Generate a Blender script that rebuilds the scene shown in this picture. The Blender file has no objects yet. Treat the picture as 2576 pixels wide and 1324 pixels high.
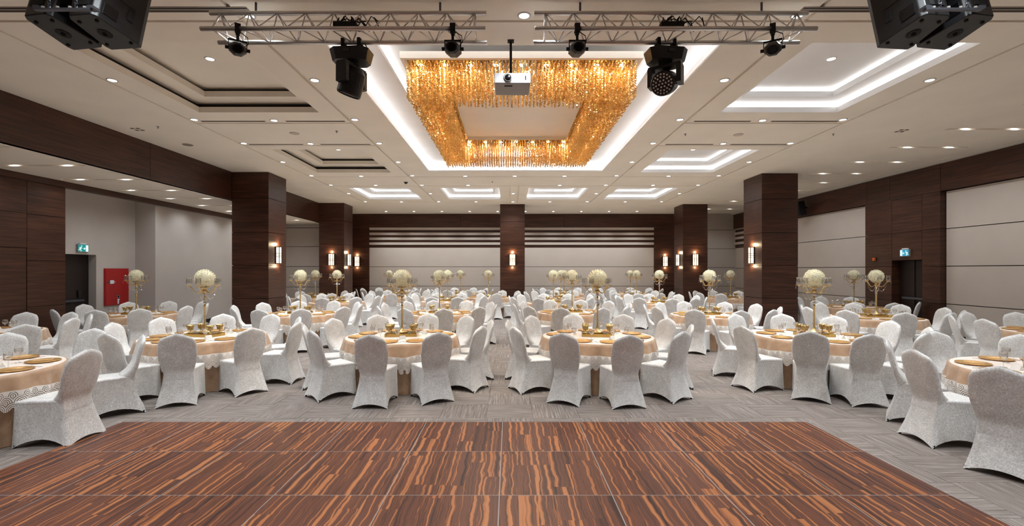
import bpy, bmesh, math, random
from mathutils import Vector, Matrix
random.seed(7)
S = bpy.context.scene
COL = S.collection
PI = math.pi
R = math.radians

# ------------------------------------------------------------------ camera / world / exposure
CAM_H = 1.85
FPX = 1170.0
cam = bpy.data.cameras.new('camera')
cam_o = bpy.data.objects.new('camera', cam); COL.objects.link(cam_o)
cam.sensor_width = 36.0
cam.lens = 36.0 * FPX / 2576.0
cam.shift_x = 7.0 / 2576.0
cam.shift_y = 19.0 / 2576.0
cam.clip_start = 0.05
cam_o.location = (0, 0, CAM_H)
cam_o.rotation_euler = (R(90), 0, 0)
S.camera = cam_o
S.view_settings.view_transform = 'Standard'
S.view_settings.look = 'None'
S.view_settings.gamma = 1.0
S.view_settings.use_curve_mapping = False
S.view_settings.exposure = 0.90
W = bpy.data.worlds.new('world'); S.world = W
W.use_nodes = True
W.node_tree.nodes['Background'].inputs[0].default_value = (0.9, 0.88, 0.85, 1)
W.node_tree.nodes['Background'].inputs[1].default_value = 0.02

P_DOWN = 72.0      # watts of one recessed downlight
P_AISLE = 30.0
P_SCONCE = 5.0
LED_STRENGTH = 3.0

# ------------------------------------------------------------------ materials
M = {}
def srgb(r, g, b):
    f = lambda c: (c/255/12.92) if c/255 <= .04045 else ((c/255+.055)/1.055)**2.4
    return (f(r), f(g), f(b), 1)

class NT:
    def __init__(s, name):
        m = bpy.data.materials.new(name); m.use_nodes = True
        s.m = m; s.t = m.node_tree; s.b = s.t.nodes['Principled BSDF']; s.out = s.t.nodes['Material Output']
        M[name] = m
    def n(s, kind, **kw):
        nd = s.t.nodes.new(kind)
        for k, v in kw.items(): setattr(nd, k, v)
        return nd
    def l(s, a, b): s.t.links.new(a, b)
    def set(s, k, v):
        inp = s.b.inputs[k]
        if hasattr(v, 'is_output'): s.l(v, inp)
        else: inp.default_value = v
        return s
    def math(s, op, a, b=None, c=None):
        nd = s.n('ShaderNodeMath', operation=op)
        for i, v in enumerate((a, b, c)):
            if v is None: continue
            if hasattr(v, 'is_output'): s.l(v, nd.inputs[i])
            else: nd.inputs[i].default_value = v
        return nd.outputs[0]
    def xyz(s, x, y, z):
        nd = s.n('ShaderNodeCombineXYZ')
        for i, v in enumerate((x, y, z)):
            if hasattr(v, 'is_output'): s.l(v, nd.inputs[i])
            else: nd.inputs[i].default_value = v
        return nd.outputs[0]
    def sep(s, v):
        nd = s.n('ShaderNodeSeparateXYZ'); s.l(v, nd.inputs[0]); return nd.outputs
    def noise(s, vec, scale=1, detail=2, rough=.5):
        nd = s.n('ShaderNodeTexNoise'); s.l(vec, nd.inputs['Vector'])
        nd.inputs['Scale'].default_value = scale; nd.inputs['Detail'].default_value = detail
        nd.inputs['Roughness'].default_value = rough
        return nd.outputs['Fac']
    def ramp(s, fac, stops):
        nd = s.n('ShaderNodeValToRGB'); s.l(fac, nd.inputs[0])
        e = nd.color_ramp.elements
        while len(e) < len(stops): e.new(.5)
        for i, (p, c) in enumerate(stops): e[i].position = p; e[i].color = c
        return nd.outputs[0]
    def bump(s, h, strength=.2, dist=.01):
        nd = s.n('ShaderNodeBump'); s.l(h, nd.inputs['Height'])
        nd.inputs['Strength'].default_value = strength; nd.inputs['Distance'].default_value = dist
        s.l(nd.outputs[0], s.b.inputs['Normal'])
    def pos(s): return s.n('ShaderNodeNewGeometry').outputs['Position']
    def obj(s): return s.n('ShaderNodeTexCoord').outputs['Object']
    def uv(s): return s.n('ShaderNodeTexCoord').outputs['UV']
    def rnd(s): return s.n('ShaderNodeObjectInfo').outputs['Random']

def plain(name, col, rough=.6, metal=0, noise_amt=.06, scale=3.0, spec=.5):
    t = NT(name)
    f = t.noise(t.pos(), scale, 3)
    lo = tuple(c*(1-noise_amt) for c in col[:3])+(1,); hi = tuple(min(1, c*(1+noise_amt)) for c in col[:3])+(1,)
    t.set('Base Color', t.ramp(f, [(.3, lo), (.7, hi)])).set('Roughness', rough).set('Metallic', metal)
    t.set('Specular IOR Level', spec)
    return t
def emit(name, col, strength, sample=True):
    t = NT(name); t.set('Base Color', (0.02, .02, .02, 1)).set('Emission Color', col).set('Emission Strength', strength)
    if not sample: t.m.cycles.emission_sampling = 'NONE'
    return t

plain('ceiling_paint', srgb(238, 230, 217), .75, noise_amt=.03, scale=1.3)
plain('cove_white', srgb(228, 226, 224), .7, noise_amt=.02)
plain('trim_white', srgb(205, 200, 194), .5, noise_amt=.03)
plain('wall_plaster', srgb(192, 184, 178), .8, noise_amt=.04, scale=1.2)
plain('wall_backing', srgb(40, 30, 26), .8)
plain('panel_fabric', srgb(190, 178, 168), .75, noise_amt=.03, scale=1.5)
plain('baseboard_black', srgb(24, 22, 22), .5)
plain('slot_dark', srgb(40, 35, 32), .8)
plain('black_plastic', srgb(24, 24, 26), .45, noise_amt=.15, scale=20)
plain('black_matte', srgb(17, 16, 17), .8, noise_amt=.1, scale=20)
plain('black_gloss', srgb(14, 14, 16), .2)
plain('grey_steel', srgb(96, 98, 106), .4, .7)
plain('plate_grey', srgb(58, 62, 68), .35)
plain('aluminium', srgb(222, 219, 216), .3, .75, noise_amt=.05, scale=8)
plain('edge_aluminium', srgb(214, 214, 216), .5, .15)
plain('bronze', srgb(74, 56, 36), .45, .7)
plain('dark_door', srgb(30, 15, 11), .5)
plain('red_paint', srgb(168, 20, 22), .35)
plain('orange_plastic', srgb(200, 90, 30), .4)
plain('white_plastic', srgb(228, 230, 236), .4, noise_amt=.02)
plain('grey_plastic', srgb(150, 146, 144), .5)
plain('porcelain', srgb(235, 232, 228), .25, noise_amt=.02)
plain('napkin_white', srgb(238, 234, 228), .85, noise_amt=.03, scale=40)
plain('gold', srgb(204, 176, 122), .28, .85, noise_amt=.1, scale=30)
plain('gold_plate', srgb(232, 182, 112), .3, .8, noise_amt=.08, scale=12)
plain('gold_mirror', srgb(176, 146, 84), .12, .95, noise_amt=.08)
plain('plate_rim_dark', srgb(60, 42, 24), .5, .5)
plain('chrome_mirror', srgb(190, 180, 165), .08, 1.0, noise_amt=.03)
plain('grille_white', srgb(196, 186, 174), .6)
plain('grille_grey', srgb(140, 128, 116), .7)
emit('downlight_glow', (1, .99, .97, 1), 10, False)
emit('chandelier_glow', (1, .9, .72, 1), 18, False)
emit('led_strip', (.97, .98, 1, 1), LED_STRENGTH)
emit('led_line', (.97, .98, 1, 1), 6.5)
emit('sconce_glass', (1, .84, .60, 1), 1.3)
emit('sign_green', (.0, .26, .24, 1), .55)
emit('sign_teal', (.02, .30, .46, 1), .6)
emit('sign_white', (.75, .95, .95, 1), .6)

def wood_wall():
    t = NT('wood_veneer')
    x, y, z = t.sep(t.pos())
    r = t.rnd()
    h = t.math('ADD', x, y)
    v = t.xyz(t.math('MULTIPLY', h, 1.3), t.math('MULTIPLY', r, 31.0), t.math('MULTIPLY', z, 34))
    f = t.noise(v, 1, 4, .6)
    big = t.noise(t.xyz(t.math('MULTIPLY', h, .5), r, t.math('MULTIPLY', z, 3)), 1, 2)
    k = t.math('ADD', t.math('MULTIPLY', f, .75), t.math('MULTIPLY', big, .3))
    t.set('Base Color', t.ramp(k, [(.32, srgb(40, 23, 16)), (.52, srgb(66, 39, 28)), (.72, srgb(90, 55, 40))]))
    t.set('Roughness', .38); t.set('Specular IOR Level', .4)
    t.bump(f, .08, .004)
wood_wall()

def carpet():
    t = NT('carpet_tile')
    u, v, _ = t.sep(t.uv())
    r = t.rnd()
    off = t.math('MULTIPLY', r, 57.0)
    f = t.noise(t.xyz(t.math('MULTIPLY', u, 2.4), t.math('ADD', t.math('MULTIPLY', v, 62), off), off), 1, 3, .65)
    g = t.noise(t.xyz(t.math('MULTIPLY', u, 160), t.math('MULTIPLY', v, 160), off), 1, 1)
    k = t.math('ADD', t.math('MULTIPLY', f, .85), t.math('MULTIPLY', g, .15))
    t.set('Base Color', t.ramp(k, [(.34, srgb(112, 103, 98)), (.47, srgb(134, 124, 118)), (.56, srgb(146, 136, 130)), (.70, srgb(176, 166, 160))]))
    t.set('Roughness', .95); t.set('Specular IOR Level', .1)
    t.bump(k, .5, .004)
carpet()

def dance():
    t = NT('striped_wood')
    x, y, _ = t.sep(t.obj())
    r = t.math('MULTIPLY', t.rnd(), 91.0)
    pl = t.math('FLOOR', t.math('DIVIDE', x, .1526))                       # six boards across a panel
    hash_ = t.math('FRACT', t.math('MULTIPLY', t.math('SINE', t.math('ADD', t.math('MULTIPLY', pl, 12.9), r)), 43.7))
    cy = t.math('FLOOR', t.math('ADD', t.math('DIVIDE', y, .915), hash_))   # butt joint somewhere along each board
    seed = t.math('ADD', t.math('MULTIPLY', pl, 3.71), t.math('ADD', t.math('MULTIPLY', cy, 5.3), r))
    wob = t.noise(t.xyz(t.math('MULTIPLY', x, 5), t.math('MULTIPLY', y, 5.0), seed), 1, 1)
    wob2 = t.noise(t.xyz(t.math('MULTIPLY', x, 5), t.math('MULTIPLY', y, 14.0), seed), 1, 1)
    xx = t.math('ADD', x, t.math('ADD', t.math('MULTIPLY', wob, .045), t.math('MULTIPLY', wob2, .012)))
    f = t.noise(t.xyz(t.math('MULTIPLY', xx, 30), t.math('MULTIPLY', y, .05), seed), 1, 1.0, .4)
    fine = t.noise(t.xyz(t.math('MULTIPLY', xx, 170), t.math('MULTIPLY', y, 4), seed), 1, 2)
    k = t.math('ADD', t.math('MULTIPLY', f, .86), t.math('MULTIPLY', fine, .14))
    t.set('Base Color', t.ramp(k, [(.28, srgb(46, 31, 29)), (.37, srgb(78, 48, 40)), (.43, srgb(98, 60, 47)), (.50, srgb(108, 64, 47)),
          (.53, srgb(60, 38, 32)), (.555, srgb(134, 80, 51)), (.60, srgb(170, 107, 65)), (.78, srgb(178, 118, 77))]))
    t.set('Roughness', .36); t.set('Specular IOR Level', .2)
dance()

def velvet():
    t = NT('crushed_velvet')
    o = t.obj(); r = t.math('MULTIPLY', t.rnd(), 20.0)
    x, y, z = t.sep(o)
    v = t.xyz(t.math('ADD', x, r), y, t.math('MULTIPLY', z, .8))
    f = t.noise(v, 75, 4, .75); g = t.noise(v, 10, 2)
    k = t.math('ADD', t.math('MULTIPLY', f, .8), t.math('MULTIPLY', g, .2))
    t.set('Base Color', t.ramp(k, [(.36, srgb(194, 190, 186)), (.5, srgb(220, 217, 214)), (.64, srgb(248, 247, 246))]))
    t.set('Roughness', t.ramp(f, [(.35, (.38,)*3+(1,)), (.65, (.62,)*3+(1,))]))
    t.set('Sheen Weight', .35); t.set('Sheen Roughness', .4)
    t.bump(k, .22, .012)
velvet()

def satin():
    t = NT('beige_satin')
    f = t.noise(t.obj(), 9, 3)
    t.set('Base Color', t.ramp(f, [(.3, srgb(180, 144, 114)), (.7, srgb(198, 164, 134))]))
    t.set('Roughness', .42); t.set('Sheen Weight', .2); t.set('Specular IOR Level', .4)
    t2 = NT('cream_cloth_top')
    f = t2.noise(t2.obj(), 60, 2)
    t2.set('Base Color', t2.ramp(f, [(.3, srgb(222, 206, 194)), (.7, srgb(236, 222, 212))])).set('Roughness', .7)
satin()

def lace():
    t = NT('white_lace')
    u, v, _ = t.sep(t.uv())
    def fan(uu, c, lim):
        fu = t.math('SUBTRACT', t.math('FRACT', uu), .5)
        hh = t.math('MULTIPLY', t.math('SUBTRACT', c, v), 1.45)
        r = t.math('SQRT', t.math('ADD', t.math('MULTIPLY', fu, fu), t.math('MULTIPLY', hh, hh)))
        ring = t.math('LESS_THAN', t.math('FRACT', t.math('MULTIPLY', r, 7.4)), .34)
        return r, ring, t.math('LESS_THAN', r, lim)
    r1, ring1, in1 = fan(u, 1.0, .60)
    r2, ring2, in2 = fan(t.math('ADD', u, .5), .62, .56)
    r3, ring3, in3 = fan(u, .26, .40)
    up2 = t.math('MULTIPLY', in2, t.math('SUBTRACT', 1.0, in1))
    up3 = t.math('MULTIPLY', in3, t.math('SUBTRACT', 1.0, t.math('MAXIMUM', in1, in2)))
    hole = t.math('ADD', t.math('MULTIPLY', in1, ring1), t.math('ADD', t.math('MULTIPLY', up2, ring2), t.math('MULTIPLY', up3, ring3)))
    hole = t.math('MULTIPLY', hole, t.math('GREATER_THAN', v, .06))
    hole = t.math('MINIMUM', 1.0, t.math('ADD', hole, t.math('LESS_THAN', r1, .19)))
    t.set('Base Color', srgb(240, 232, 224)); t.set('Roughness', .85)
    tr = t.n('ShaderNodeBsdfTransparent'); mx = t.n('ShaderNodeMixShader')
    t.l(hole, mx.inputs[0]); t.l(t.b.outputs[0], mx.inputs[1]); t.l(tr.outputs[0], mx.inputs[2])
    t.l(mx.outputs[0], t.out.inputs[0])
lace()

def glassy(name, tint, gloss, rough=.03, base=.12):
    t = NT(name)
    tr = t.n('ShaderNodeBsdfTransparent'); tr.inputs[0].default_value = tint
    gl = t.n('ShaderNodeBsdfGlossy'); gl.inputs['Roughness'].default_value = rough
    lw = t.n('ShaderNodeLayerWeight'); lw.inputs[0].default_value = .35
    f = t.math('ADD', t.math('MULTIPLY', lw.outputs['Facing'], gloss), base)
    mx = t.n('ShaderNodeMixShader'); t.l(f, mx.inputs[0]); t.l(tr.outputs[0], mx.inputs[1]); t.l(gl.outputs[0], mx.inputs[2])
    t.l(mx.outputs[0], t.out.inputs[0])
glassy('clear_glass', (.97, .97, .97, 1), .6, .03, .10)
glassy('crystal', (.9, .9, .92, 1), .55, .05, .35)

def amber():
    t = NT('amber_crystal')
    f = t.noise(t.pos(), 22, 2)
    t.set('Base Color', t.ramp(f, [(.35, srgb(236, 186, 96)), (.65, srgb(255, 226, 160))]))
    t.set('Metallic', .65); t.set('Roughness', .16); t.set('Specular IOR Level', .8)
    tl = t.n('ShaderNodeBsdfTranslucent'); tl.inputs[0].default_value = srgb(255, 222, 150)
    mx = t.n('ShaderNodeMixShader'); mx.inputs[0].default_value = .2
    t.l(t.b.outputs[0], mx.inputs[1]); t.l(tl.outputs[0], mx.inputs[2]); t.l(mx.outputs[0], t.out.inputs[0])
amber()
def roses():
    t = NT('cream_roses')
    f = t.noise(t.obj(), 30, 2)
    t.set('Base Color', t.ramp(f, [(.3, srgb(240, 232, 200)), (.7, srgb(255, 252, 236))])).set('Roughness', .8)
    t.set('Subsurface Weight', 0)
roses()

# ------------------------------------------------------------------ geometry helpers
class MB:
    def __init__(s): s.v = []; s.f = []; s.uv = None
    def box(s, x0, x1, y0, y1, z0, z1):
        b = len(s.v)
        s.v += [(x0,y0,z0),(x1,y0,z0),(x1,y1,z0),(x0,y1,z0),(x0,y0,z1),(x1,y0,z1),(x1,y1,z1),(x0,y1,z1)]
        s.f += [(b,b+3,b+2,b+1),(b+4,b+5,b+6,b+7),(b,b+1,b+5,b+4),(b+1,b+2,b+6,b+5),(b+2,b+3,b+7,b+6),(b+3,b,b+4,b+7)]
        return s
    def cbox(s, c, d): return s.box(c[0]-d[0]/2, c[0]+d[0]/2, c[1]-d[1]/2, c[1]+d[1]/2, c[2]-d[2]/2, c[2]+d[2]/2)
    def quad(s, a, b, c, d):
        k = len(s.v); s.v += [a, b, c, d]; s.f.append((k, k+1, k+2, k+3)); return s
    def prism(s, poly, z0, z1):
        b = len(s.v); n = len(poly)
        s.v += [(x, y, z0) for x, y in poly] + [(x, y, z1) for x, y in poly]
        s.f.append(tuple(b+i for i in range(n-1, -1, -1))); s.f.append(tuple(b+n+i for i in range(n)))
        for i in range(n):
            j = (i+1) % n; s.f.append((b+i, b+j, b+n+j, b+n+i))
        return s
    def lathe(s, prof, n=16, c=(0, 0, 0), a0=0, a1=2*PI):
        full = abs(a1-a0-2*PI) < 1e-6
        m = n if full else n+1
        b = len(s.v)
        for r, z in prof:
            for i in range(m):
                a = a0+(a1-a0)*i/n
                s.v.append((c[0]+r*math.cos(a), c[1]+r*math.sin(a), c[2]+z))
        for k in range(len(prof)-1):
            for i in range(n):
                j = (i+1) % m if full else i+1
                s.f.append((b+k*m+i, b+k*m+j, b+(k+1)*m+j, b+(k+1)*m+i))
        return s
    def tube(s, pts, r, n=8, caps=True):
        pts = [Vector(p) for p in pts]; b = len(s.v); up = Vector((0, 0, 1))
        rs = r if isinstance(r, (list, tuple)) else [r]*len(pts)
        for i, p in enumerate(pts):
            d = (pts[min(i+1, len(pts)-1)]-pts[max(i-1, 0)]).normalized()
            u = d.cross(up)
            if u.length < 1e-3: u = d.cross(Vector((0, 1, 0)))
            u.normalize(); w = u.cross(d)
            for k in range(n):
                a = 2*PI*k/n; q = p+u*(math.cos(a)*rs[i])+w*(math.sin(a)*rs[i]); s.v.append(tuple(q))
        for i in range(len(pts)-1):
            for k in range(n):
                j = (k+1) % n; s.f.append((b+i*n+k, b+i*n+j, b+(i+1)*n+j, b+(i+1)*n+k))
        if caps:
            s.f.append(tuple(b+k for k in range(n-1, -1, -1))); e = b+(len(pts)-1)*n
            s.f.append(tuple(e+k for k in range(n)))
        return s
    def octa(s, c, rx, rz, rot=0):
        b = len(s.v)
        for k in range(4):
            a = rot+PI/2*k; s.v.append((c[0]+rx*math.cos(a), c[1]+rx*math.sin(a), c[2]))
        s.v += [(c[0], c[1], c[2]+rz), (c[0], c[1], c[2]-rz)]
        for k in range(4):
            j = (k+1) % 4; s.f += [(b+k, b+j, b+4), (b+j, b+k, b+5)]
        return s
    def sphere(s, c, r, n=10, m=6, sz=1):
        prof = [(max(1e-5, r*math.sin(PI*i/m)), -r*sz*math.cos(PI*i/m)) for i in range(m+1)]
        return s.lathe(prof, n, c)
    def xform(s, mat, start=0):
        for i in range(start, len(s.v)): s.v[i] = tuple(mat @ Vector(s.v[i]))
        return s
    def mesh(s, name, mat, smooth=False):
        me = bpy.data.meshes.new(name); me.from_pydata(s.v, [], s.f)
        if s.uv is not None:
            ul = me.uv_layers.new(name='UVMap')
            for lp in me.loops: ul.data[lp.index].uv = s.uv[lp.vertex_index]
        me.materials.append(M[mat])
        if smooth:
            me.polygons.foreach_set('use_smooth', [True]*len(me.polygons))
        me.update(); return me
    def obj(s, name, mat, parent=None, smooth=False, loc=None):
        return link(name, s.mesh(name, mat, smooth), parent, loc)

def link(name, me, parent=None, loc=None, rot=None):
    o = bpy.data.objects.new(name, me); COL.objects.link(o)
    if parent: o.parent = parent
    if loc: o.location = loc
    if rot: o.rotation_euler = rot
    return o
def tag(o, label, cat, group=None):
    o['label'] = label; o['category'] = cat
    if group: o['group'] = group
    return o
def struct(o, label=None):
    o['kind'] = 'structure'
    if label: o['label'] = label
    return o
def thing(name, label, cat, loc=(0, 0, 0), rz=0, group=None):
    o = bpy.data.objects.new(name, None); COL.objects.link(o); o.empty_display_size = .1
    o.location = loc; o.rotation_euler = (0, 0, rz)
    return tag(o, label, cat, group)
KIDS = {}
def kids(o):
    return KIDS.get(o.name) or [c for c in o.children]
def copy_tree(o, parent=None):
    c = o.copy(); COL.objects.link(c)
    if parent: c.parent = parent
    for ch in list(o.children): copy_tree(ch, c)
    return c
def bbox(name, x0, x1, y0, y1, z0, z1, mat, parent=None):
    cx, cy, cz = (x0+x1)/2, (y0+y1)/2, (z0+z1)/2
    return MB().box(x0-cx, x1-cx, y0-cy, y1-cy, z0-cz, z1-cz).obj(name, mat, parent, loc=(cx, cy, cz))
def light(name, kind, energy, loc, parent=None, color=(.95, .97, 1.0), radius=.05, rot=None, spot=None, blend=.6):
    d = bpy.data.lights.new(name, kind); d.energy = energy; d.color = color; d.shadow_soft_size = radius
    if spot: d.spot_size = R(spot); d.spot_blend = blend
    o = bpy.data.objects.new(name, d); COL.objects.link(o); o.location = loc
    if rot: o.rotation_euler = rot
    if parent: o.parent = parent
    return o

# ------------------------------------------------------------------ floor: slab, carpet tiles
XL, XR, YB, YF = -11.1, 11.6, -4.0, 23.9
ZC = 4.76         # main ceiling
ZS = 3.93         # low ceiling over the side aisle
struct(bbox('floor', -11.6, 12.0, YB-.3, 24.2, -.12, -.006, 'wall_backing'))
floor_o = bpy.data.objects['floor']
DX0, DX1, DY0, DY1 = -4.655, 3.58, .11, 5.6   # dance floor
TS = .59
def tile_mesh(rot):
    g = TS/2-.0015
    mb = MB().box(-g, g, -g, g, -.006, 0)
    mb.uv = [((x, y) if not rot else (y, x)) for x, y, z in mb.v]
    return mb.mesh('carpet_tile', 'carpet_tile')
tm = [tile_mesh(0), tile_mesh(1)]
cands = []
for i in range(40):
    for j in range(48):
        x = -11.5+TS*(i+.5); y = YB-.2+TS*(j+.5)
        vis = y > 1 and abs(x) < 1.13*y
        under = DX0+.3 < x < DX1-.3 and DY0 < y < DY1-.3
        cands.append((y if (vis and not under) else 99+y, x, y, (i+j) % 2))
cands.sort()
fl = floor_o.location
for d, x, y, k in cands[:300]:
    link('carpet_tile', tm[k], floor_o, (x-fl.x, y-fl.y, 0-fl.z))
mb = MB(); mb.uv = []
for d, x, y, k in cands[300:]:
    g = TS/2-.0015
    mb.box(x-g-fl.x, x+g-fl.x, y-g-fl.y, y+g-fl.y, -.006-fl.z, -fl.z)
    o1, o2 = random.random()*9, random.random()*9
    for a, b in ((-g,-g),(g,-g),(g,g),(-g,g))*2:
        mb.uv.append(((a if not k else b)+o1, (b if not k else a)+o2))
st = mb.obj('carpet_field', 'carpet_tile', floor_o); st['kind'] = 'stuff'

# dance floor
df = thing('dance_floor', 'portable striped rosewood dance floor of square panels with aluminium edge', 'dance floor', (DX0, DY0, 0))
nx, ny = 9, 6
tw, tl = (DX1-DX0)/nx, (DY1-DY0)/ny
pm = MB().box(.004, tw-.004, .004, tl-.004, .0, .028).mesh('floor_panel', 'striped_wood')
for i in range(nx):
    for j in range(ny):
        link('floor_panel', pm, df, (i*tw, j*tl, 0))
MB().box(0, DX1-DX0, 0, DY1-DY0, .001, .0272).obj('joint_bed', 'grey_plastic', df)
sx = DX1-DX0; sy = DY1-DY0
ew = .05
for nm, poly in (('far', [(-ew, sy), (sx+ew, sy), (sx+ew, sy+ew), (-ew, sy+ew)]),
                 ('l', [(-ew, 0), (0, 0), (0, sy), (-ew, sy)]), ('r', [(sx, 0), (sx+ew, 0), (sx+ew, sy), (sx, sy)])):
    xs = [p[0] for p in poly]; ys = [p[1] for p in poly]
    m = MB().box(min(xs), max(xs), min(ys), max(ys), .0, .029)
    for q in range(4, 8):   # slope the outer edge
        x, y, z = m.v[q]
        if (nm == 'far' and y > sy+.01) or (nm == 'l' and x < -.01) or (nm == 'r' and x > sx+.01): m.v[q] = (x, y, .004)
    m.obj('edge_trim', 'edge_aluminium', df)

# ------------------------------------------------------------------ ceiling with grooves and coffers
CXL, CXR = -8.2, 11.75
side = [(-5.7, -3.5), (3.87, 6.03)]
COFF = []   # x0,x1,y0,y1, lit, inset, h1, s1, h2, s2
for (y0, y1) in ((5.94, 8.55), (11.2, 13.8)):
    COFF.append((side[0][0], side[0][1], y0, y1, False, .28, .10, .085, .10, .065))
    COFF.append((side[1][0], side[1][1], y0, y1, True, .28, .10, .085, .10, .065))
COFF.append((-2.35, 2.72, 6.0, 13.6, True, .50, .03, .22, .06, .11))   # the chandelier cove
for (x0, x1) in ((-5.68, -3.55), (-2.45, -.35), (.69, 2.8), (3.83, 5.96)):
    COFF.append((x0, x1, 16.4, 19.0, True, .28, .10, .085, .10, .065))
GW, GD = .05, .035
GROOVES = []
GX = (-6.2, -3.12, 3.42, 6.57)
for gx in GX: GROOVES.append((gx, gx+GW, -3.9, 19.75+GW))
for gx in (.0, .31): GROOVES.append((gx, gx+GW, 15.95, 19.75))
for gy in (1.6, 5.4, 14.4, 15.95, 19.75): GROOVES.append((GX[0], GX[3]+GW, gy, gy+GW))
for gy in (9.15, 10.8):
    GROOVES.append((GX[0], GX[1], gy, gy+GW)); GROOVES.append((GX[2], GX[3], gy, gy+GW))
RY = (5.2, 6.6, 8.1, 9.56, 10.98, 12.47, 13.95, 15.4, 16.9, 19.5, 22.0)      # light channels beside the panelled wall
AY = (3.5, 4.95, 6.4, 7.8, 9.2, 10.62, 12.05, 13.45, 14.85, 16.3, 17.7, 19.2)  # light channels in the low aisle ceiling
CHW_, CHD = .125, .055
for y in RY: GROOVES.append((9.0, 10.9, y-CHW_/2, y+CHW_/2, CHD))
def height_field(x0, x1, y0, y1, z, holes, grooves):
    xs = sorted(set([x0, x1]+[c for r in grooves for c in r[:2]]+[c for r in holes for c in r[:2]]))
    ys = sorted(set([y0, y1]+[c for r in grooves for c in r[2:4]]+[c for r in holes for c in r[2:4]]))
    def cell_h(x, y):
        for r in holes:
            if r[0] < x < r[1] and r[2] < y < r[3]: return None
        for r in grooves:
            if r[0] < x < r[1] and r[2] < y < r[3]: return r[4] if len(r) > 4 else GD
        return 0.0
    H = [[cell_h((xs[i]+xs[i+1])/2, (ys[j]+ys[j+1])/2) for j in range(len(ys)-1)] for i in range(len(xs)-1)]
    mb = MB()
    for i in range(len(xs)-1):
        for j in range(len(ys)-1):
            h = H[i][j]
            if h is None: continue
            a, b, c, d = xs[i], xs[i+1], ys[j], ys[j+1]
            mb.quad((a, c, z+h), (a, d, z+h), (b, d, z+h), (b, c, z+h))
            if i+1 < len(xs)-1:
                k = H[i+1][j]
                if k is not None and k != h: mb.quad((b, c, z+h), (b, d, z+h), (b, d, z+k), (b, c, z+k))
            if j+1 < len(ys)-1:
                k = H[i][j+1]
                if k is not None and k != h: mb.quad((a, d, z+h), (b, d, z+h), (b, d, z+k), (a, d, z+k))
    return mb
ceil = struct(height_field(CXL, CXR, YB, 24.0, ZC, COFF, GROOVES).obj('ceiling', 'ceiling_paint'))
def ring_faces(mb, x0, x1, y0, y1, za, X0, X1, Y0, Y1, zb):
    a = [(x0, y0, za), (x1, y0, za), (x1, y1, za), (x0, y1, za)]; b = [(X0, Y0, zb), (X1, Y0, zb), (X1, Y1, zb), (X0, Y1, zb)]
    for k in range(4): mb.quad(a[k], a[(k+1) % 4], b[(k+1) % 4], b[k])
for (x0, x1, y0, y1, lit, ins, h1, s1, h2, s2) in COFF:
    up = s1 > .2
    m = MB(); dep = .12 if up else .10
    z1 = ZC+h1; z2 = z1+s1
    ring_faces(m, x0, x1, y0, y1, ZC, x0, x1, y0, y1, z1)                         # first face
    ring_faces(m, x0, x1, y0, y1, z1, x0-dep, x1+dep, y0-dep, y1+dep, z1)         # slot floor
    ring_faces(m, x0-dep, x1+dep, y0-dep, y1+dep, z2, x0+ins, x1-ins, y0+ins, y1-ins, z2)   # ledge
    z3 = z2+h2; z4 = z3+s2
    X0, X1, Y0, Y1 = x0+ins, x1-ins, y0+ins, y1-ins
    ring_faces(m, X0, X1, Y0, Y1, z2, X0, X1, Y0, Y1, z3)
    ring_faces(m, X0, X1, Y0, Y1, z3, X0-dep, X1+dep, Y0-dep, Y1+dep, z3)
    m.quad((X0-dep, Y0-dep, z4), (X0-dep, Y1+dep, z4), (X1+dep, Y1+dep, z4), (X1+dep, Y0-dep, z4))
    if up:
        ring_faces(m, x0-dep, x1+dep, y0-dep, y1+dep, z1, x0-dep, x1+dep, y0-dep, y1+dep, z2)
        ring_faces(m, X0-dep, X1+dep, Y0-dep, Y1+dep, z3, X0-dep, X1+dep, Y0-dep, Y1+dep, z4)
    co = m.obj('coffer', 'cove_white' if lit else 'ceiling_paint', ceil)
    for (a0, a1, b0, b1, za, zb) in ((x0, x1, y0, y1, z1, z2), (X0, X1, Y0, Y1, z3, z4)):
        m = MB(); d2 = dep-.002
        if up:     # light lines lying in a trough, shining up
            ring_faces(m, a0-d2, a1+d2, b0-d2, b1+d2, za+.012, a0-d2+.045, a1+d2-.045, b0-d2+.045, b1+d2-.045, za+.012)
        else:
            ring_faces(m, a0-d2, a1+d2, b0-d2, b1+d2, za+.002, a0-d2, a1+d2, b0-d2, b1+d2, zb-.002)
        ls = m.obj('light_strip', ('led_line' if up else 'led_strip') if lit else 'slot_dark', co)
        ls['label'] = 'glowing white light strip in the coffer' if lit else 'unlit dark slot in the coffer'

# low aisle ceiling, fascia
struct(bbox('trim_1', -8.3, -8.2, YB, 21.0, ZS, ZC+.1, 'wall_backing'))
fas = bpy.data.objects['trim_1']
fy = [YB, 0, 3.7, 7.4, 10.6, 13.7]
for a, b in zip(fy[:-1], fy[1:]):
    o = bbox('panel', -8.2, -8.18, a+.004, b-.004, ZS-.0, ZC-.002, 'wood_veneer'); o.parent = fas; o.location -= fas.location
o = bbox('panel', -8.2, -8.18, 14.85, 20.0, ZS, ZC-.002, 'wood_veneer'); o.parent = fas; o.location -= fas.location
struct(height_field(-11.3, -8.2, YB, 21.1, ZS, [], [(-10.25, -8.4, y-CHW_/2, y+CHW_/2, CHD) for y in AY]).obj('ceiling_1', 'ceiling_paint'))
struct(bbox('trim_2', -10.5, -10.36, YB, 21.0, 3.79, ZS-.001, 'wood_veneer'))

# ------------------------------------------------------------------ walls
def sub(parent, name, *a):
    o = bbox(name, *a); o.parent = parent; o.location -= parent.location; return o
G = .010
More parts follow.
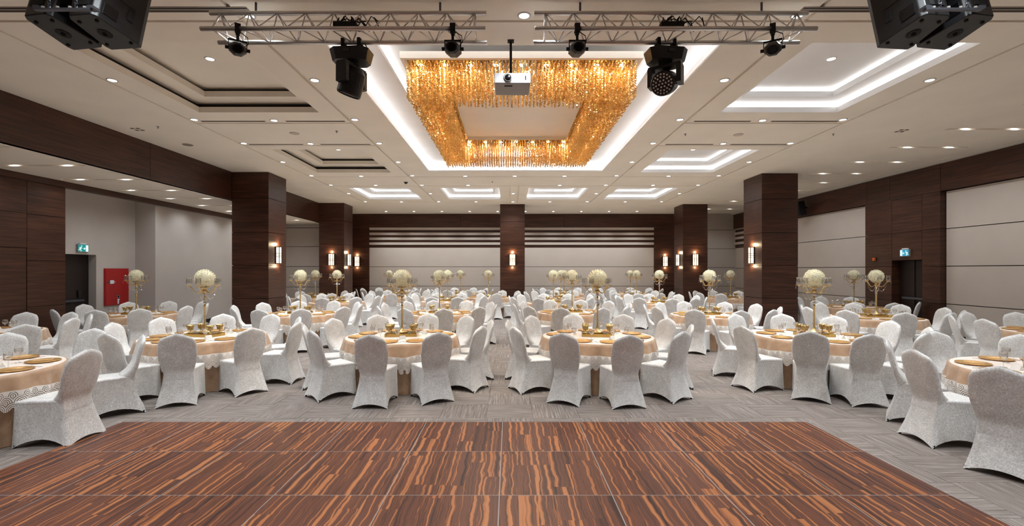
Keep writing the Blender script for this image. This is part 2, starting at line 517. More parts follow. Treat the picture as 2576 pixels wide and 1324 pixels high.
# right wall ---------------------------------------------------
wr = struct(bbox('wall_right', 11.72, 11.95, YB, 24.2, -.1, ZC+.05, 'wall_backing'))
rows = (.15, .965, 1.965, 2.96, 3.96)
for (a, b) in ((14.96, 18.7), (8.6, 12.35), (4.8, 8.6), (1.0, 4.8), (-4.0, 1.0)):
    for z0, z1 in zip(rows[:-1], rows[1:]):
        sub(wr, 'wall_panel', 11.6, 11.72, a+G, b-G, z0+G, z1-G, 'panel_fabric')
top = [-4.0, .0, 3.7, 7.4, 9.9, 12.4, 14.05, 14.96, 18.7, 23.9]
for a, b in zip(top[:-1], top[1:]):
    sub(wr, 'wall_panel', 11.5, 11.72, a+G/2, b-G/2, 3.96+G, ZC-.01, 'wood_veneer')
cols_ = (12.35, 12.90, 13.92, 14.96)
prow = (.0, .965, 1.965, 2.96, 3.96)
for ci, (a, b) in enumerate(zip(cols_[:-1], cols_[1:])):
    for z0, z1 in zip(prow[:-1], prow[1:]):
        if ci == 1:
            if z1 < 2.1: continue
            z0 = max(z0, 2.15)
        sub(wr, 'wall_panel', 11.45, 11.72, a+G/2, b-G/2, z0+G/2, z1-G/2, 'wood_veneer')
# far part of the right wall: wood with pale strips
for z0, z1 in zip((.13, .965, 1.965), (.965, 1.965, 3.0)):
    sub(wr, 'wall_panel', 11.6, 11.72, 18.72, 23.9, z0+G, z1-G, 'panel_fabric')
sub(wr, 'wall_panel', 11.6, 11.72, 18.72, 23.9, 3.0, 3.96, 'wood_veneer')
for z in (3.17, 3.43, 3.67, 3.92): sub(wr, 'strip', 11.55, 11.6, 18.72, 23.9, z, z+.12, 'panel_fabric')
struct(bbox('baseboard_right', 11.57, 11.72, YB, 12.35, 0, .15, 'baseboard_black'))
b2 = struct(bbox('baseboard_right_far', 11.57, 11.72, 14.97, 23.9, 0, .15, 'baseboard_black')); b2.name = 'baseboard_2'
struct(bbox('trim_3', 11.40, 11.5, YB, 23.9, ZC-.06, ZC, 'trim_white'))
# door in right wall
d1 = struct(bbox('door_1', 11.68, 11.73, 12.91, 13.91, .0, 2.14, 'dark_door'), 'dark wood exit door in the panelled pier')
o = MB().box(-.02, 0, -.38, .38, -.03, .03).obj('push_bar', 'grey_steel', d1, loc=(-.06, -.02, -.02))
sub(d1, 'door_stile', 11.66, 11.68, 13.38, 13.42, 0, 2.14, 'dark_door')

# back wall ------------------------------------------------------
wb = struct(bbox('wall_back', -8.6, 11.95, YF, YF+.25, -.1, ZC+.05, 'wall_backing'))
px0, px1 = -7.17, 7.42
seg = [px0, -.45, .79, px1]
for a, b in zip(seg[:-1], seg[1:]):
    for z0, z1 in zip((.13, 1.05, 2.04), (1.05, 2.04, 3.03)):
        sub(wb, 'wall_panel', a+G/2, b-G/2, YF-.06, YF, z0+G, z1-G, 'panel_fabric')
    sub(wb, 'wall_panel', a+.002, b-.002, YF-.02, YF, 3.03, 4.05, 'wood_veneer')
    for z in (3.17, 3.42, 3.67, 3.93): sub(wb, 'strip', a+.002, b-.002, YF-.07, YF-.02, z, z+.125, 'panel_fabric')
for a, b in ((-8.3, px0-.0), (px0, -2.5), (-2.5, 2.8), (2.8, px1), (px1, 10.1)):
    sub(wb, 'wall_panel', a+G/2, b-G/2, YF-.08, YF, 4.06, ZC-.004, 'wood_veneer')
for a, b in ((-8.3, px0), (px1, 8.7), (8.7, 10.1)):
    for z0, z1 in zip((.0, 1.05, 2.04, 3.03), (1.05, 2.04, 3.03, 4.06)):
        sub(wb, 'wall_panel', a+G/2, b-G/2, YF-.08, YF, z0+G/2, z1-G/2, 'wood_veneer')
zz = (.13, 1.05, 2.0, 2.97, 3.94, ZC)
for z0, z1 in zip(zz[:-1], zz[1:]):
    sub(wb, 'wall_panel', 10.1+G, 11.6, YF-.05, YF, z0+G, z1-G, 'panel_fabric')
struct(bbox('baseboard_back', px0, 11.5, YF-.09, YF, 0, .15, 'baseboard_black'))
# left side -------------------------------------------------------
wl = struct(bbox('wall_left', -10.7, -10.42, YB, 10.9, -.1, ZS, 'wall_backing'))
lcols = [-4.0, -1.5, 1.2, 3.9, 6.5, 9.0, 10.03, 10.9]
for a, b in zip(lcols[:-1], lcols[1:]):
    for z0, z1 in zip((0, 1.06, 2.07, 3.08), (1.06, 2.07, 3.08, 3.79)):
        if a == 9.0:
            if z1 < 2.1: continue
            z0 = max(z0, 2.34)
        sub(wl, 'wall_panel', -10.42, -10.4, a+G/2, b-G/2, z0+G/2, z1-G/2, 'wood_veneer')
struct(bbox('door_2', -10.43, -10.405, 9.012, 10.018, .01, 2.33, 'wood_veneer'), 'flush dark wood service door in panelled wall')
sub(wl, 'wall_panel', -10.7, -10.42, 10.901, 10.92, 0, 3.79, 'wood_veneer')
# recess with exit door
m = MB()
w2 = struct(bbox('wall_left_recess', -11.3, -11.1, 12.5, 13.8, -.1, ZS, 'wall_plaster')); w2.name = 'wall_left_2'
sub(w2, 'wall_above_door', -11.3, -11.1, 10.7, 12.5, 2.27, ZS, 'wall_plaster')
sub(w2, 'wall_pier', -11.3, -11.1, 10.7, 11.35, -.1, 2.27, 'wall_plaster')
struct(bbox('wall_left_far', -11.3, -10.5, 13.8, 21.1, -.1, ZS, 'wall_plaster')).name = 'wall_left_3'
struct(bbox('wall_left_end', -11.3, -10.7, 10.5, 10.7, -.1, ZS, 'wall_plaster')).name = 'wall_left_4'
d3 = struct(bbox('door_3', -11.36, -11.31, 11.35, 12.5, 0, 2.27, 'dark_door'), 'dark wood emergency exit door under green sign')
MB().box(0, .02, -.4, .4, -.025, .025).obj('push_bar', 'grey_steel', d3, loc=(.06, 0, -.07))
MB().box(0, .03, -.05, .05, -.09, .09).obj('lock_case', 'black_plastic', d3, loc=(.03, .3, .1))
struct(bbox('baseboard_left', -10.52, -10.48, 13.8, 21.0, 0, .17, 'baseboard_black'))
# aisle end wall and hall side wall
we = struct(bbox('wall_aisle_end', -10.6, -8.2, 21.05, 21.2, -.1, ZS, 'wall_backing')); we.name = 'wall_end'
zz = (.0, 1.1, 2.03, 2.93, 3.78, ZS)
for z0, z1 in zip(zz[:-1], zz[1:]): sub(we, 'wall_panel', -10.5, -8.2, 21.0, 21.05, z0+G, z1-G, 'panel_fabric')
wh = struct(bbox('wall_left_hall', -8.45, -8.3, 21.1, 24.1, -.1, ZC, 'wood_veneer')); wh.name = 'wall_left_5'
struct(bbox('wall_front', -11.3, 11.95, YB-.2, YB, -.1, ZC+.05, 'wood_veneer'))

# columns ---------------------------------------------------------
def column(x0, y0, name='trim'):
    w = 1.08
    c = struct(bbox(name, x0+.02, x0+w-.02, y0+.02, y0+w-.02, 0, ZC, 'wall_backing'))
    zs = (0.0, 1.02, 2.0, 2.98, 3.99, ZC)
    for z0, z1 in zip(zs[:-1], zs[1:]):
        z0 += .007; z1 -= .007
        sub(c, 'veneer_panel', x0, x0+w, y0, y0+.02, z0, z1, 'wood_veneer')
        sub(c, 'veneer_panel', x0, x0+w, y0+w-.02, y0+w, z0, z1, 'wood_veneer')
        sub(c, 'veneer_panel', x0, x0+.02, y0+.02, y0+w-.02, z0, z1, 'wood_veneer')
        sub(c, 'veneer_panel', x0+w-.02, x0+w, y0+.02, y0+w-.02, z0, z1, 'wood_veneer')
    return c
CW = 1.08
COLS = {'a': (-8.18, 13.72), 'b': (7.55, 13.9), 'c': (-8.18, 20.0), 'd': (7.6, 20.35), 'e': (-.40, 20.35)}
cn = 4
for k, (x, y) in COLS.items():
    column(x, y, 'trim_%d' % cn); cn += 1

# sconces ---------------------------------------------------------
def make_sconce():
    t = thing('wall_sconce', 'x', 'wall lamp', group='wall sconces')
    r, h = .13, .5
    prof = [(r-.012, -h/2+.01), (r-.012, h/2-.01)]
    MB().lathe(prof, 12, a0=PI, a1=2*PI).obj('glass_shade', 'sconce_glass', t, True)
    m = MB()
    for k in range(5):
        a = PI+PI*k/4*.92+PI*.04
        x, y = r*math.cos(a), r*math.sin(a); m.box(x-.008, x+.008, y-.008, y+.008, -h/2, h/2)
    for z in (-h/2, -.055, .0, .055, h/2): m.lathe([(r-.01, z-.007), (r+.006, z-.007), (r+.006, z+.007), (r-.01, z+.007)], 12, a0=PI, a1=2*PI)
    m.obj('metal_cage', 'bronze', t)
    MB().box(-r-.01, r+.01, -.012, 0, -h/2-.02, h/2+.02).obj('back_plate', 'bronze', t)
    light('lamp', 'POINT', P_SCONCE, (0, -.08, .33), t, (1, .75, .45), .04)
    light('lamp', 'POINT', P_SCONCE*.6, (0, -.08, -.33), t, (1, .75, .45), .04)
    return t
sc = make_sconce()
SCZ = 2.32
spots = [((COLS['a'][0]+CW, 14.25, SCZ), 90, 'on aisle face of the first pillar, red cabinet side'),
         ((COLS['c'][0]+.53, 20.0, SCZ), 0, 'on front of the second pillar, red cabinet side'),
         ((COLS['c'][0]+CW, 20.5, SCZ), 90, 'on the aisle face of the second pillar, red cabinet side'),
         ((-7.8, YF-.08, SCZ), 0, 'on back wall wood pier, red cabinet side'),
         ((.14, 20.35, SCZ), 0, 'on the lone centre pillar before the striped back wall'),
         ((8.0, YF-.08, SCZ), 0, 'on back wall wood pier, panelled wall side'),
         ((COLS['d'][0], 20.85, SCZ), -90, 'on the aisle face of the second pillar, panelled wall side'),
         ((COLS['d'][0]+.55, 20.35, SCZ), 0, 'on front of the second pillar, panelled wall side'),
         ((COLS['b'][0], 14.45, SCZ), -90, 'on aisle face of the first pillar, panelled wall side')]
for i, (p, rz, lab) in enumerate(spots):
    o = sc if i == 0 else copy_tree(sc)
    o.location = p; o.rotation_euler = (0, 0, R(rz)); o['label'] = 'lit bronze caged sconce '+lab

# ------------------------------------------------------------------ downlights
dl_ring = MB().lathe([(.058, -.001), (.058, -.010), (.075, -.008), (.078, 0)], 20).mesh('downlight_trim', 'trim_white', True)
dl_lens = MB().lathe([(.0001, -.004), (.058, -.004)], 20).mesh('lens', 'downlight_glow')
LAMP = {}
def downlight(x, y, z, label, group, power=None, spot=118, color=(.885, .955, 1.0)):
    o = link('downlight', dl_ring, None, (x, y, z)); tag(o, label, 'ceiling light', group)
    link('lens', dl_lens, o)
    p = power if power is not None else P_DOWN
    if p > 0:
        key = (p, spot, color)
        if key not in LAMP:
            d = bpy.data.lights.new('lamp', 'SPOT'); d.energy = p; d.color = color; d.shadow_soft_size = .05
            d.spot_size = R(spot); d.spot_blend = .75; LAMP[key] = d
        lo = bpy.data.objects.new('lamp', LAMP[key]); COL.objects.link(lo); lo.parent = o; lo.location = (0, 0, -.02)
    return o
LY = (-2.2, -.2, 1.5, 3.4, 5.3, 7.1, 8.95, 10.62, 12.45, 14.25, 15.8, 17.55, 19.6)
LX = (-6.06, -2.97, 3.285, 6.42)
sidename = {-6.06: 'outer groove on the red cabinet side', -2.97: 'groove between dark coffers and chandelier cove',
            3.285: 'groove between lit coffers and chandelier cove', 6.42: 'outer groove on the panelled wall side'}
for x in LX:
    for y in LY:
        if y == 5.3 and abs(x) < 4: pass
        downlight(x, y, ZC, 'small round recessed downlight along ceiling '+sidename[x], 'downlights along '+sidename[x], P_DOWN*(.8 if y < 0 else 1.15 if y < 4 else 1))
for (x, y, lab) in [(-4.55, 9.0, 'between two air slots by larger dark coffer'), (-4.55, 10.65, 'between two air slots by smaller dark coffer'),
                    (4.9, 9.0, 'between two air slots by larger lit side coffer'), (4.9, 10.65, 'between two air slots by smaller lit side coffer'),
                    (.17, 5.3, 'between the two lighting trusses'), (.15, 17.55, 'between the two middle back coffers')]:
    downlight(x, y, ZC, 'round recessed downlight '+lab, 'single downlights')
for (x, lab) in ((-4.6, 'inside the larger dark coffer'), (4.95, 'inside the larger lit side coffer')):
    downlight(x, 7.15, ZC+.349, 'round recessed downlight '+lab, 'coffer downlights')
for (x, lab) in ((-4.6, 'inside the smaller dark coffer'), (4.95, 'inside the smaller lit side coffer')):
    downlight(x, 12.5, ZC+.349, 'round recessed downlight '+lab, 'coffer downlights')
for x in (-4.55, -1.35, .17, 1.7, 4.9):
    downlight(x, 14.3, ZC, 'round recessed downlight on groove behind the chandelier cove', 'downlights behind the chandelier cove')
for x in (-4.55, -1.4, 1.72, 4.9):
    downlight(x, 15.85, ZC, 'round recessed downlight on groove before the four small lit coffers', 'downlights before the four back coffers')
for x in (-4.55, -1.4, .15, 1.72, 4.9):
    downlight(x, 19.65, ZC, 'round recessed downlight on groove behind the four small lit coffers', 'downlights behind the four back coffers')
x = -6.05
while x < 7:
    downlight(x, 22.85, ZC, 'round recessed wall washer downlight close to the striped back wall', 'back wall washers', P_DOWN*1.5, 100)
    x += 1.37
for y in RY:
    for x in (9.45, 10.45):
        if y == 13.95 and x < 9: continue
        downlight(x, y, ZC+CHD, 'round downlight set in short ceiling channel beside the panelled fabric wall', 'downlights beside the panelled wall', P_DOWN*.36, 142)
for y in AY:
    for x in (-9.85, -8.8):
        downlight(x, y, ZS+CHD, 'round downlight set in short channel of low ceiling beyond wood fascia', 'downlights in the low aisle ceiling', P_AISLE*.62, 142)
for x in (-1.0, 1.3):
    for y in (.5, 2.6): downlight(x, y, ZC, 'round recessed downlight above the striped dance floor', 'downlights above the dance floor', P_DOWN*.9)

# ------------------------------------------------------------------ chandelier
CHX, CHY0, CHY1, CHW = .18, 6.85, 11.6, 1.72
ZP, ZPT = 4.95, 5.055
BAND, SL = .56, .5
ch = thing('chandelier', 'huge rectangular chandelier ring of golden crystal strands in the lit cove', 'chandelier', (CHX, (CHY0+CHY1)/2, ZP))
cy2 = (CHY1-CHY0)/2
ex = .06
m = MB()
for (x0, x1, y0, y1) in ((-CHW-ex, CHW+ex, -cy2-ex, -cy2+BAND), (-CHW-ex, CHW+ex, cy2-BAND, cy2+ex),
                         (-CHW-ex, -CHW+BAND, -cy2+BAND, cy2-BAND), (CHW-BAND, CHW+ex, -cy2+BAND, cy2-BAND)):
    m.box(x0, x1, y0, y1, .004, ZPT-ZP)
m.obj('frame_plate', 'ceiling_paint', ch)
m = MB()
for (x0, x1, y0, y1) in ((-CHW, CHW, -cy2, -cy2+BAND), (-CHW, CHW, cy2-BAND, cy2), (-CHW, -CHW+BAND, -cy2+BAND, cy2-BAND), (CHW-BAND, CHW, -cy2+BAND, cy2-BAND)):
    m.box(x0, x1, y0, y1, 0, .004)
m.obj('mirror_plate', 'chrome_mirror', ch)
for sx_ in (-1, 1):
    for sy_ in (-1, 1):
        MB().tube([(sx_*1.3, sy_*1.9, ZPT-ZP), (sx_*1.3, sy_*1.9, ZC+.42-ZP)], .012).obj('hanger', 'grey_steel', ch)
MB().quad((-CHW+BAND-.02, -cy2+BAND-.02, .085), (-CHW+BAND-.02, cy2-BAND+.02, .085), (CHW-BAND+.02, cy2-BAND+.02, .085), (CHW-BAND+.02, -cy2+BAND-.02, .085)).obj('centre_panel', 'ceiling_paint', ch)
def strand(rng, c=(0, 0, 0), mb=None):
    mb = mb or MB(); z = -.012; k = 0; ph = rng.uniform(0, 6.28)
    while z > -SL:
        h = rng.uniform(.022, .03); st_ = len(mb.v)
        mb.octa((0, 0, 0), rng.uniform(.013, .019), h, rng.uniform(0, PI))
        ax = Vector((math.cos(ph+k*.9), math.sin(ph+k*.9), 0))
        mb.xform(Matrix.Translation((c[0], c[1], c[2]+z-h*.8)) @ Matrix.Rotation((.62 if k % 2 else -.62)+rng.uniform(-.2, .2), 4, ax), st_)
        z -= 1.45*h; k += 1
    return mb
rng = random.Random(3)
variants = [strand(rng).mesh('crystal_strand', 'amber_crystal') for _ in range(5)]
pts = []
pitch = .058
nxs = int(2*CHW/pitch); nys = int(2*cy2/pitch)
for i in range(nxs+1):
    for j in range(nys+1):
        x = -CHW+.03+i*(2*CHW-.06)/nxs; y = -cy2+.03+j*(2*cy2-.06)/nys
        if abs(x) < CHW-BAND+.02 and abs(y) < cy2-BAND+.02: continue
        pts.append((y, x+rng.uniform(-.008, .008), y+rng.uniform(-.008, .008)))
pts.sort()
lead = [p for p in pts if p[0] < -cy2+.16][:180] + [p for p in pts if p[0] >= -cy2+.16 and abs(p[1]) > CHW-.06][:120]
ls = set(lead)
for k, (d, x, y) in enumerate(lead): link('crystal_strand', variants[k % 5], ch, (x, y, 0))
m = MB()
for p in pts:
    if p not in ls: strand(rng, (p[1], p[2], 0), m)
o = m.obj('strand_field', 'amber_crystal', ch); o['kind'] = 'stuff'
spot_m = MB().lathe([(.0001, -.006), (.032, -.006), (.038, 0)], 12).mesh('spotlight', 'chandelier_glow')
sl = bpy.data.lights.new('lamp', 'SPOT'); sl.energy = 60; sl.color = (1, .93, .8); sl.shadow_soft_size = .03; sl.spot_size = R(140); sl.spot_blend = .5
def chspot(x, y, lamp):
    o = link('spotlight', spot_m, ch, (x, y, 0))
    if lamp:
        q = bpy.data.objects.new('lamp', sl); COL.objects.link(q); q.parent = o; q.location = (0, 0, -.02)
k = 0
for i in range(9):
    x = -CHW+.2+i*(2*CHW-.4)/8
    for y in (-cy2+.17, -cy2+.40): chspot(x+(.1 if y > -cy2+.3 else 0), y, y < -cy2+.3)
    chspot(x, cy2-.38, True)
for i in range(8):
    y = -cy2+.8+i*(2*cy2-1.6)/7
    chspot(-CHW+.28, y, True); chspot(CHW-.28, y, True)

# ------------------------------------------------------------------ table setting prototypes
# chair -----------------------------------------------------------
def chair_parts():
    # skirt: loop of four sides, feet at the corners
    seat = [(-.165, -.208), (.165, -.208), (.225, .235), (-.225, .235)]
    foot = [(-.245, -.325), (.245, -.325), (.235, .255), (-.235, .255)]
    NS, NL = 8, 7
    m = MB()
    loop = []
    for s in range(4):
        for k in range(NS): loop.append((s, k/NS))
    n = len(loop)
    for l in range(NL+1):
        q = l/NL
        for (s, t) in loop:
            a, b = seat[s], seat[(s+1) % 4]; c, d = foot[s], foot[(s+1) % 4]
            sx_, sy_ = a[0]+(b[0]-a[0])*t, a[1]+(b[1]-a[1])*t
            fx, fy_ = c[0]+(d[0]-c[0])*t, c[1]+(d[1]-c[1])*t
            e = math.sin(PI*t)
            bend = q**1.25 if s != 0 else q**1.5
            x = sx_+(fx-sx_)*bend; y = sy_+(fy_-sy_)*bend
            pull = (.035 if s else .006)*e**.7*math.sin(PI*min(1, q*.62))       # cloth pulls in between the legs
            nx_, ny_ = ((0, 1), (-1, 0), (0, -1), (1, 0))[s]
            x += nx_*pull; y += ny_*pull
            hem = .002+(.085 if s in (1, 3) else .06)*e**.8
            z = .462+(hem-.462)*q
            m.v.append((x, y, z))
    for l in range(NL):
        for i in range(n):
            j = (i+1) % n; m.f.append((l*n+j, l*n+i, (l+1)*n+i, (l+1)*n+j))
    skirt = m.mesh('skirt', 'crushed_velvet', True)
    # seat cushion: dome
    m = MB(); NR = 6
    ring0 = []
    for (s, t) in loop:
        a, b = seat[s], seat[(s+1) % 4]; ring0.append((a[0]+(b[0]-a[0])*t, a[1]+(b[1]-a[1])*t))
    cx, cy = 0, .02
    for r_ in range(NR+1):
        f = [1.0, 1.02, .985, .9, .7, .4, .02][r_]; z = [.452, .468, .484, .491, .494, .496, .497][r_]
        for (x, y) in ring0: m.v.append((cx+(x-cx)*f, cy+(y-cy)*f, z))
    for l in range(NR):
        for i in range(n):
            j = (i+1) % n; m.f.append((l*n+i, l*n+j, (l+1)*n+j, (l+1)*n+i))
    cush = m.mesh('seat', 'crushed_velvet', True)
    # backrest slab
    m = MB(); NV, NU = 19, 20; ZB = .29
    sm = lambda e0, e1, x: (lambda t: t*t*(3-2*t))(max(0, min(1, (x-e0)/(e1-e0))))
    for v in range(NV+1):
        q = v/NV; zc = ZB+q*(1.0-ZB); p = max(0, (zc-.46)/.54)
        qs = max(0, (.462-zc)/.46)
        w = (.170+.058*math.sin(PI/2*min(1, p/.62))-.010*max(0, (p-.62)/.38)) if zc > .46 else .170+.08*qs**1.5
        if p > .82: w *= 1-.15*((p-.82)/.18)**2.6
        th = .030 if p < .85 else .030*(1-.45*((p-.85)/.15)**2)
        for u in range(NU):
            a = 2*PI*u/NU
            ca, sa = math.cos(a), math.sin(a)
            x = w*math.copysign(abs(ca)**.45, ca); yy = th*math.copysign(abs(sa)**.6, sa)
            ztop = 1.0-.088*(abs(x)/.22)**1.25
            z = ZB+q*(ztop-ZB)
            lean = (-.196-.115*((z-.46)/.52)**1.15) if z > .46 else -.196
            yy -= .016*(1-(x/.22)**2)*max(0, min(1, (z-.46)/.25))
            if sa > 0 and z > .44: yy += .13*max(0, (.66-z)/.18)**2*sa      # cloth stretched from back to seat
            y = lean+yy
            if sa < .01:                                                      # rear cloth runs down into the flared skirt
                ysk = -.208-.117*max(0, (.462-z)/.46)**1.5-.004+.016*(1-sm(.29, .36, z))
                y += (ysk-y)*(1-sm(.42, .56, z))*(1 if sa < -.01 else .5)
            m.v.append((x, y, z))
    for v in range(NV):
        for u in range(NU):
            j = (u+1) % NU; m.f.append((v*NU+u, v*NU+j, (v+1)*NU+j, (v+1)*NU+u))
    m.f.append(tuple(NV*NU+u for u in range(NU)))
    back = m.mesh('backrest', 'crushed_velvet', True)
    ft = MB().lathe([(.013, 0), (.013, .03), (.017, .035)], 8).mesh('foot', 'black_matte')
    return skirt, cush, back, ft, foot
SK, CU, BK, FT, FOOT = chair_parts()
def make_chair(x, y, rz, label, group, feet):
    t = thing('banquet_chair', label, 'chair', (x, y, 0), rz, group)
    link('skirt', SK, t); link('seat', CU, t); link('backrest', BK, t)
    if feet:
        for (fx, fy_) in FOOT: link('foot', FT, t, (fx*.93, fy_*.93, 0))
    return t

# table with cloths -----------------------------------------------
TR, TZ = .915, .76
def table_parts():
    rg = random.Random(11); n = 144
    ph = [rg.uniform(0, 6.28) for _ in range(6)]
    wave = lambda a, k: math.sin(a*k+ph[k % 6])
    # floor length skirt with deep pleats
    m = MB()
    for l in range(7):
        q = l/6
        for i in range(n):
            a = 2*PI*i/n
            amp = .028*q
            r = TR-.03-.035*math.sin(PI*q)+amp*(math.sin(a*24+1.2*math.sin(a*3))+.4*wave(a, 11))
            m.v.append((r*math.cos(a), r*math.sin(a), (TZ-.02)*(1-q)+.004))
    for l in range(6):
        for i in range(n):
            j = (i+1) % n; m.f.append((l*n+j, l*n+i, (l+1)*n+i, (l+1)*n+j))
    skirt = m.mesh('floor_cloth', 'beige_satin', True)
    # overlay: top disc and drop
    def R_at(a, q): return TR+.008+.032*q+.02*q*(math.sin(a*23+wave(a, 2))+.6*wave(a, 9))
    def drop(a): return .165+.028*max(0, math.sin(a*4+.6))**3
    m = MB()
    m.lathe([(.0001, TZ), (.3, TZ), (.6, TZ), (TR-.015, TZ)], n)
    top = m.mesh('cloth_top', 'cream_cloth_top', True)
    m = MB()
    for l in range(6):
        q = l/5
        for i in range(n):
            a = 2*PI*i/n
            if l == 0: r, z = TR-.016, TZ
            else:
                r = R_at(a, (q-.2)/.8); z = TZ-.006-drop(a)*(q-.2)/.8
            m.v.append((r*math.cos(a), r*math.sin(a), z))
    for l in range(5):
        for i in range(n):
            j = (i+1) % n; m.f.append((l*n+j, l*n+i, (l+1)*n+i, (l+1)*n+j))
    over = m.mesh('overlay_cloth', 'beige_satin', True)
    # lace border, scalloped hem
    NSC = 60; n2 = NSC*6; m = MB(); m.uv = []
    for l in range(5):
        q = l/4
        for i in range(n2+1):
            a = 2*PI*i/n2
            ph_ = (i/6) % 1.0
            scal = abs(math.cos(PI*ph_))           # points between the fans
            h = .175+.045*scal+.03*max(0, math.sin(a*4+.6))**3
            r = R_at(a, 1.0)+.004+.010*q*(math.sin(a*23)+.3); z = TZ-.006-drop(a)+.006-h*q
            m.v.append((r*math.cos(a), r*math.sin(a), z)); m.uv.append((i/6, q*h/.205))
    for l in range(4):
        for i in range(n2): m.f.append((l*(n2+1)+i+1, l*(n2+1)+i, (l+1)*(n2+1)+i, (l+1)*(n2+1)+i+1))
    lc = m.mesh('lace_border', 'white_lace', True)
    return skirt, top, over, lc
T_SK, T_TOP, T_OV, T_LC = table_parts()

# charger plate, glass, napkin, cutlery ----------------------------
plate_me = MB().lathe([(.0001, .004), (.10, .004), (.108, .008), (.150, .016), (.160, .0165), (.163, .014), (.15, .006), (.11, .0), (.0001, .0)], 28).mesh('charger_plate', 'gold_plate', True)
glass_me = MB().lathe([(.0001, .002), (.034, .002), (.034, .004), (.006, .010), (.004, .03), (.004, .075), (.012, .085), (.032, .105), (.040, .13), (.040, .15), (.034, .175),
                       (.0325, .175), (.038, .15), (.038, .13), (.030, .107), (.010, .089)], 18).mesh('wine_glass', 'clear_glass', True)
nap = MB()
nap.v = [(-.05, -.03, 0), (.05, -.03, 0), (.05, .03, 0), (-.05, .03, 0), (-.045, 0, .055), (.045, 0, .055)]
nap.f = [(0, 1, 5, 4), (2, 3, 4, 5), (0, 4, 3), (1, 2, 5), (3, 2, 1, 0)]
nap_me = nap.mesh('folded_card', 'napkin_white')
fk = MB().box(-.008, .008, -.10, .03, .0, .004)
for k in (-1, 0, 1): fk.box(k*.007-.002, k*.007+.002, .03, .085, .001, .004)
fork_me = fk.mesh('fork', 'aluminium')
knife_me = MB().prism([(-.007, -.11), (.007, -.11), (.006, .0), (.011, .02), (.008, .09), (-.006, .105)], 0, .003).mesh('knife', 'aluminium')
# votive cup: lattice of little diamonds on a stem
vm = MB().lathe([(.0001, 0), (.030, 0), (.028, .006), (.010, .012), (.008, .035), (.022, .042)], 14)
vstem = vm.mesh('stem', 'gold', True)
vm = MB()
for row in range(4):
    for k in range(9):
        a = 2*PI*(k+.5*(row % 2))/9; rr = .030+.006*row
        vm.octa((rr*math.cos(a), rr*math.sin(a), .052+row*.019), .011, .013, a)
vm.lathe([(.022, .042), (.027, .05), (.046, .115), (.043, .115), (.025, .052)], 18)
vcup = vm.mesh('lattice_cup', 'gold', True)
# mirrored tray
tray_me = MB().box(-.26, .26, -.15, .15, 0, .05).box(-.24, .24, -.13, .13, .05, .056).mesh('mirror_tray', 'gold_mirror')

# candelabra -------------------------------------------------------
def candelabra_parts():
    P = []
    P.append(('base', MB().lathe([(.0001, 0), (.095, 0), (.098, .012), (.085, .022), (.05, .032), (.03, .06), (.02, .09), (.017, .10)], 24).mesh('base', 'gold', True), (0, 0, 0), 0))
    P.append(('stem', MB().lathe([(.017, .10), (.015, .2), (.0165, .44), (.022, .45), (.010, .47), (.010, .56), (.022, .575), (.014, .60), (.014, .66), (.03, .68), (.034, .70), (.02, .73), (.05, .745), (.075, .75), (.07, .757), (.0001, .76)], 16).mesh('stem', 'gold', True), (0, 0, 0), 0))
    bm_ = MB().sphere((0, 0, 0), .027, 12, 8).mesh('crystal_bead', 'crystal')
    for z in (.495, .54, .635): P.append(('crystal_bead', bm_, (0, 0, z), 0))
    curve = []
    for i in range(11):
        t = i/10; r = .025+.195*t
        z = .70-.045*math.sin(PI*min(1, t*1.25))+.085*max(0, (t-.45)/.55)**1.5
        curve.append((r, 0, z))
    am = MB().tube(curve, [.009-.003*math.sin(PI*i/10) for i in range(11)], 8)
    am.lathe([(.006, .77), (.040, .783), (.044, .79), (.0001, .788)], 16, (.22, 0, 0))
    arm = am.mesh('arm', 'gold', True)
    cup = MB().lathe([(.020, .79), (.036, .80), (.043, .83), (.041, .87), (.036, .89), (.044, .915), (.042, .915), (.034, .89), (.039, .87), (.041, .83), (.034, .803)], 18, (.22, 0, 0)).mesh('glass_cup', 'clear_glass', True)
    cm = MB()
    for i in range(17):   # swag from the arm end to the stem
        t = i/16; r = .205*(1-t)+.02*t
        z = .76*(1-t)+.655*t-.60*t*(1-t)
        cm.octa((r, 0, z), .0065, .0085, i)
    for i in range(5): cm.octa((.268, 0, .80-i*.018), .006, .0085, i)
    chn = cm.mesh('crystal_chain', 'crystal')
    for k in range(5):
        a = 2*PI*k/5
        P.append(('arm', arm, (0, 0, 0), a)); P.append(('glass_cup', cup, (0, 0, 0), a)); P.append(('crystal_chain', chn, (0, 0, 0), a))
    return P
CAND = candelabra_parts()
def flower_mesh():
    rg = random.Random(5); m = MB(); r = .145; N = 150
    m.sphere((0, 0, 0), r*.9, 20, 12)
    for i in range(N):
        z = 1-2*(i+.5)/N; a = i*2.39996; q = math.sqrt(1-z*z)
        d = Vector((q*math.cos(a), q*math.sin(a), z)); s = len(m.v)
        # rosette: three nested cups
        for (ro, zo, rr) in ((.021, .0, .010), (.015, .007, .006), (.008, .010, .002)):
            n = 5; b = len(m.v); rot = rg.uniform(0, 6)
            for k in range(n*2):
                an = rot+PI*k/n; k2 = ro*(1.0 if k % 2 == 0 else .72)
                m.v.append((k2*math.cos(an), k2*math.sin(an), zo+.004))
            m.v.append((0, 0, zo-.006))
            for k in range(n*2): m.f.append((b+k, b+(k+1) % (n*2), b+n*2))
        rm = d.to_track_quat('Z', 'Y').to_matrix().to_4x4()
        m.xform(Matrix.Translation(d*r*rg.uniform(.95, 1.03)) @ rm @ Matrix.Scale(rg.uniform(.85, 1.15), 4), s)
    return m.mesh('flower_ball', 'cream_roses')
FLOW = flower_mesh()

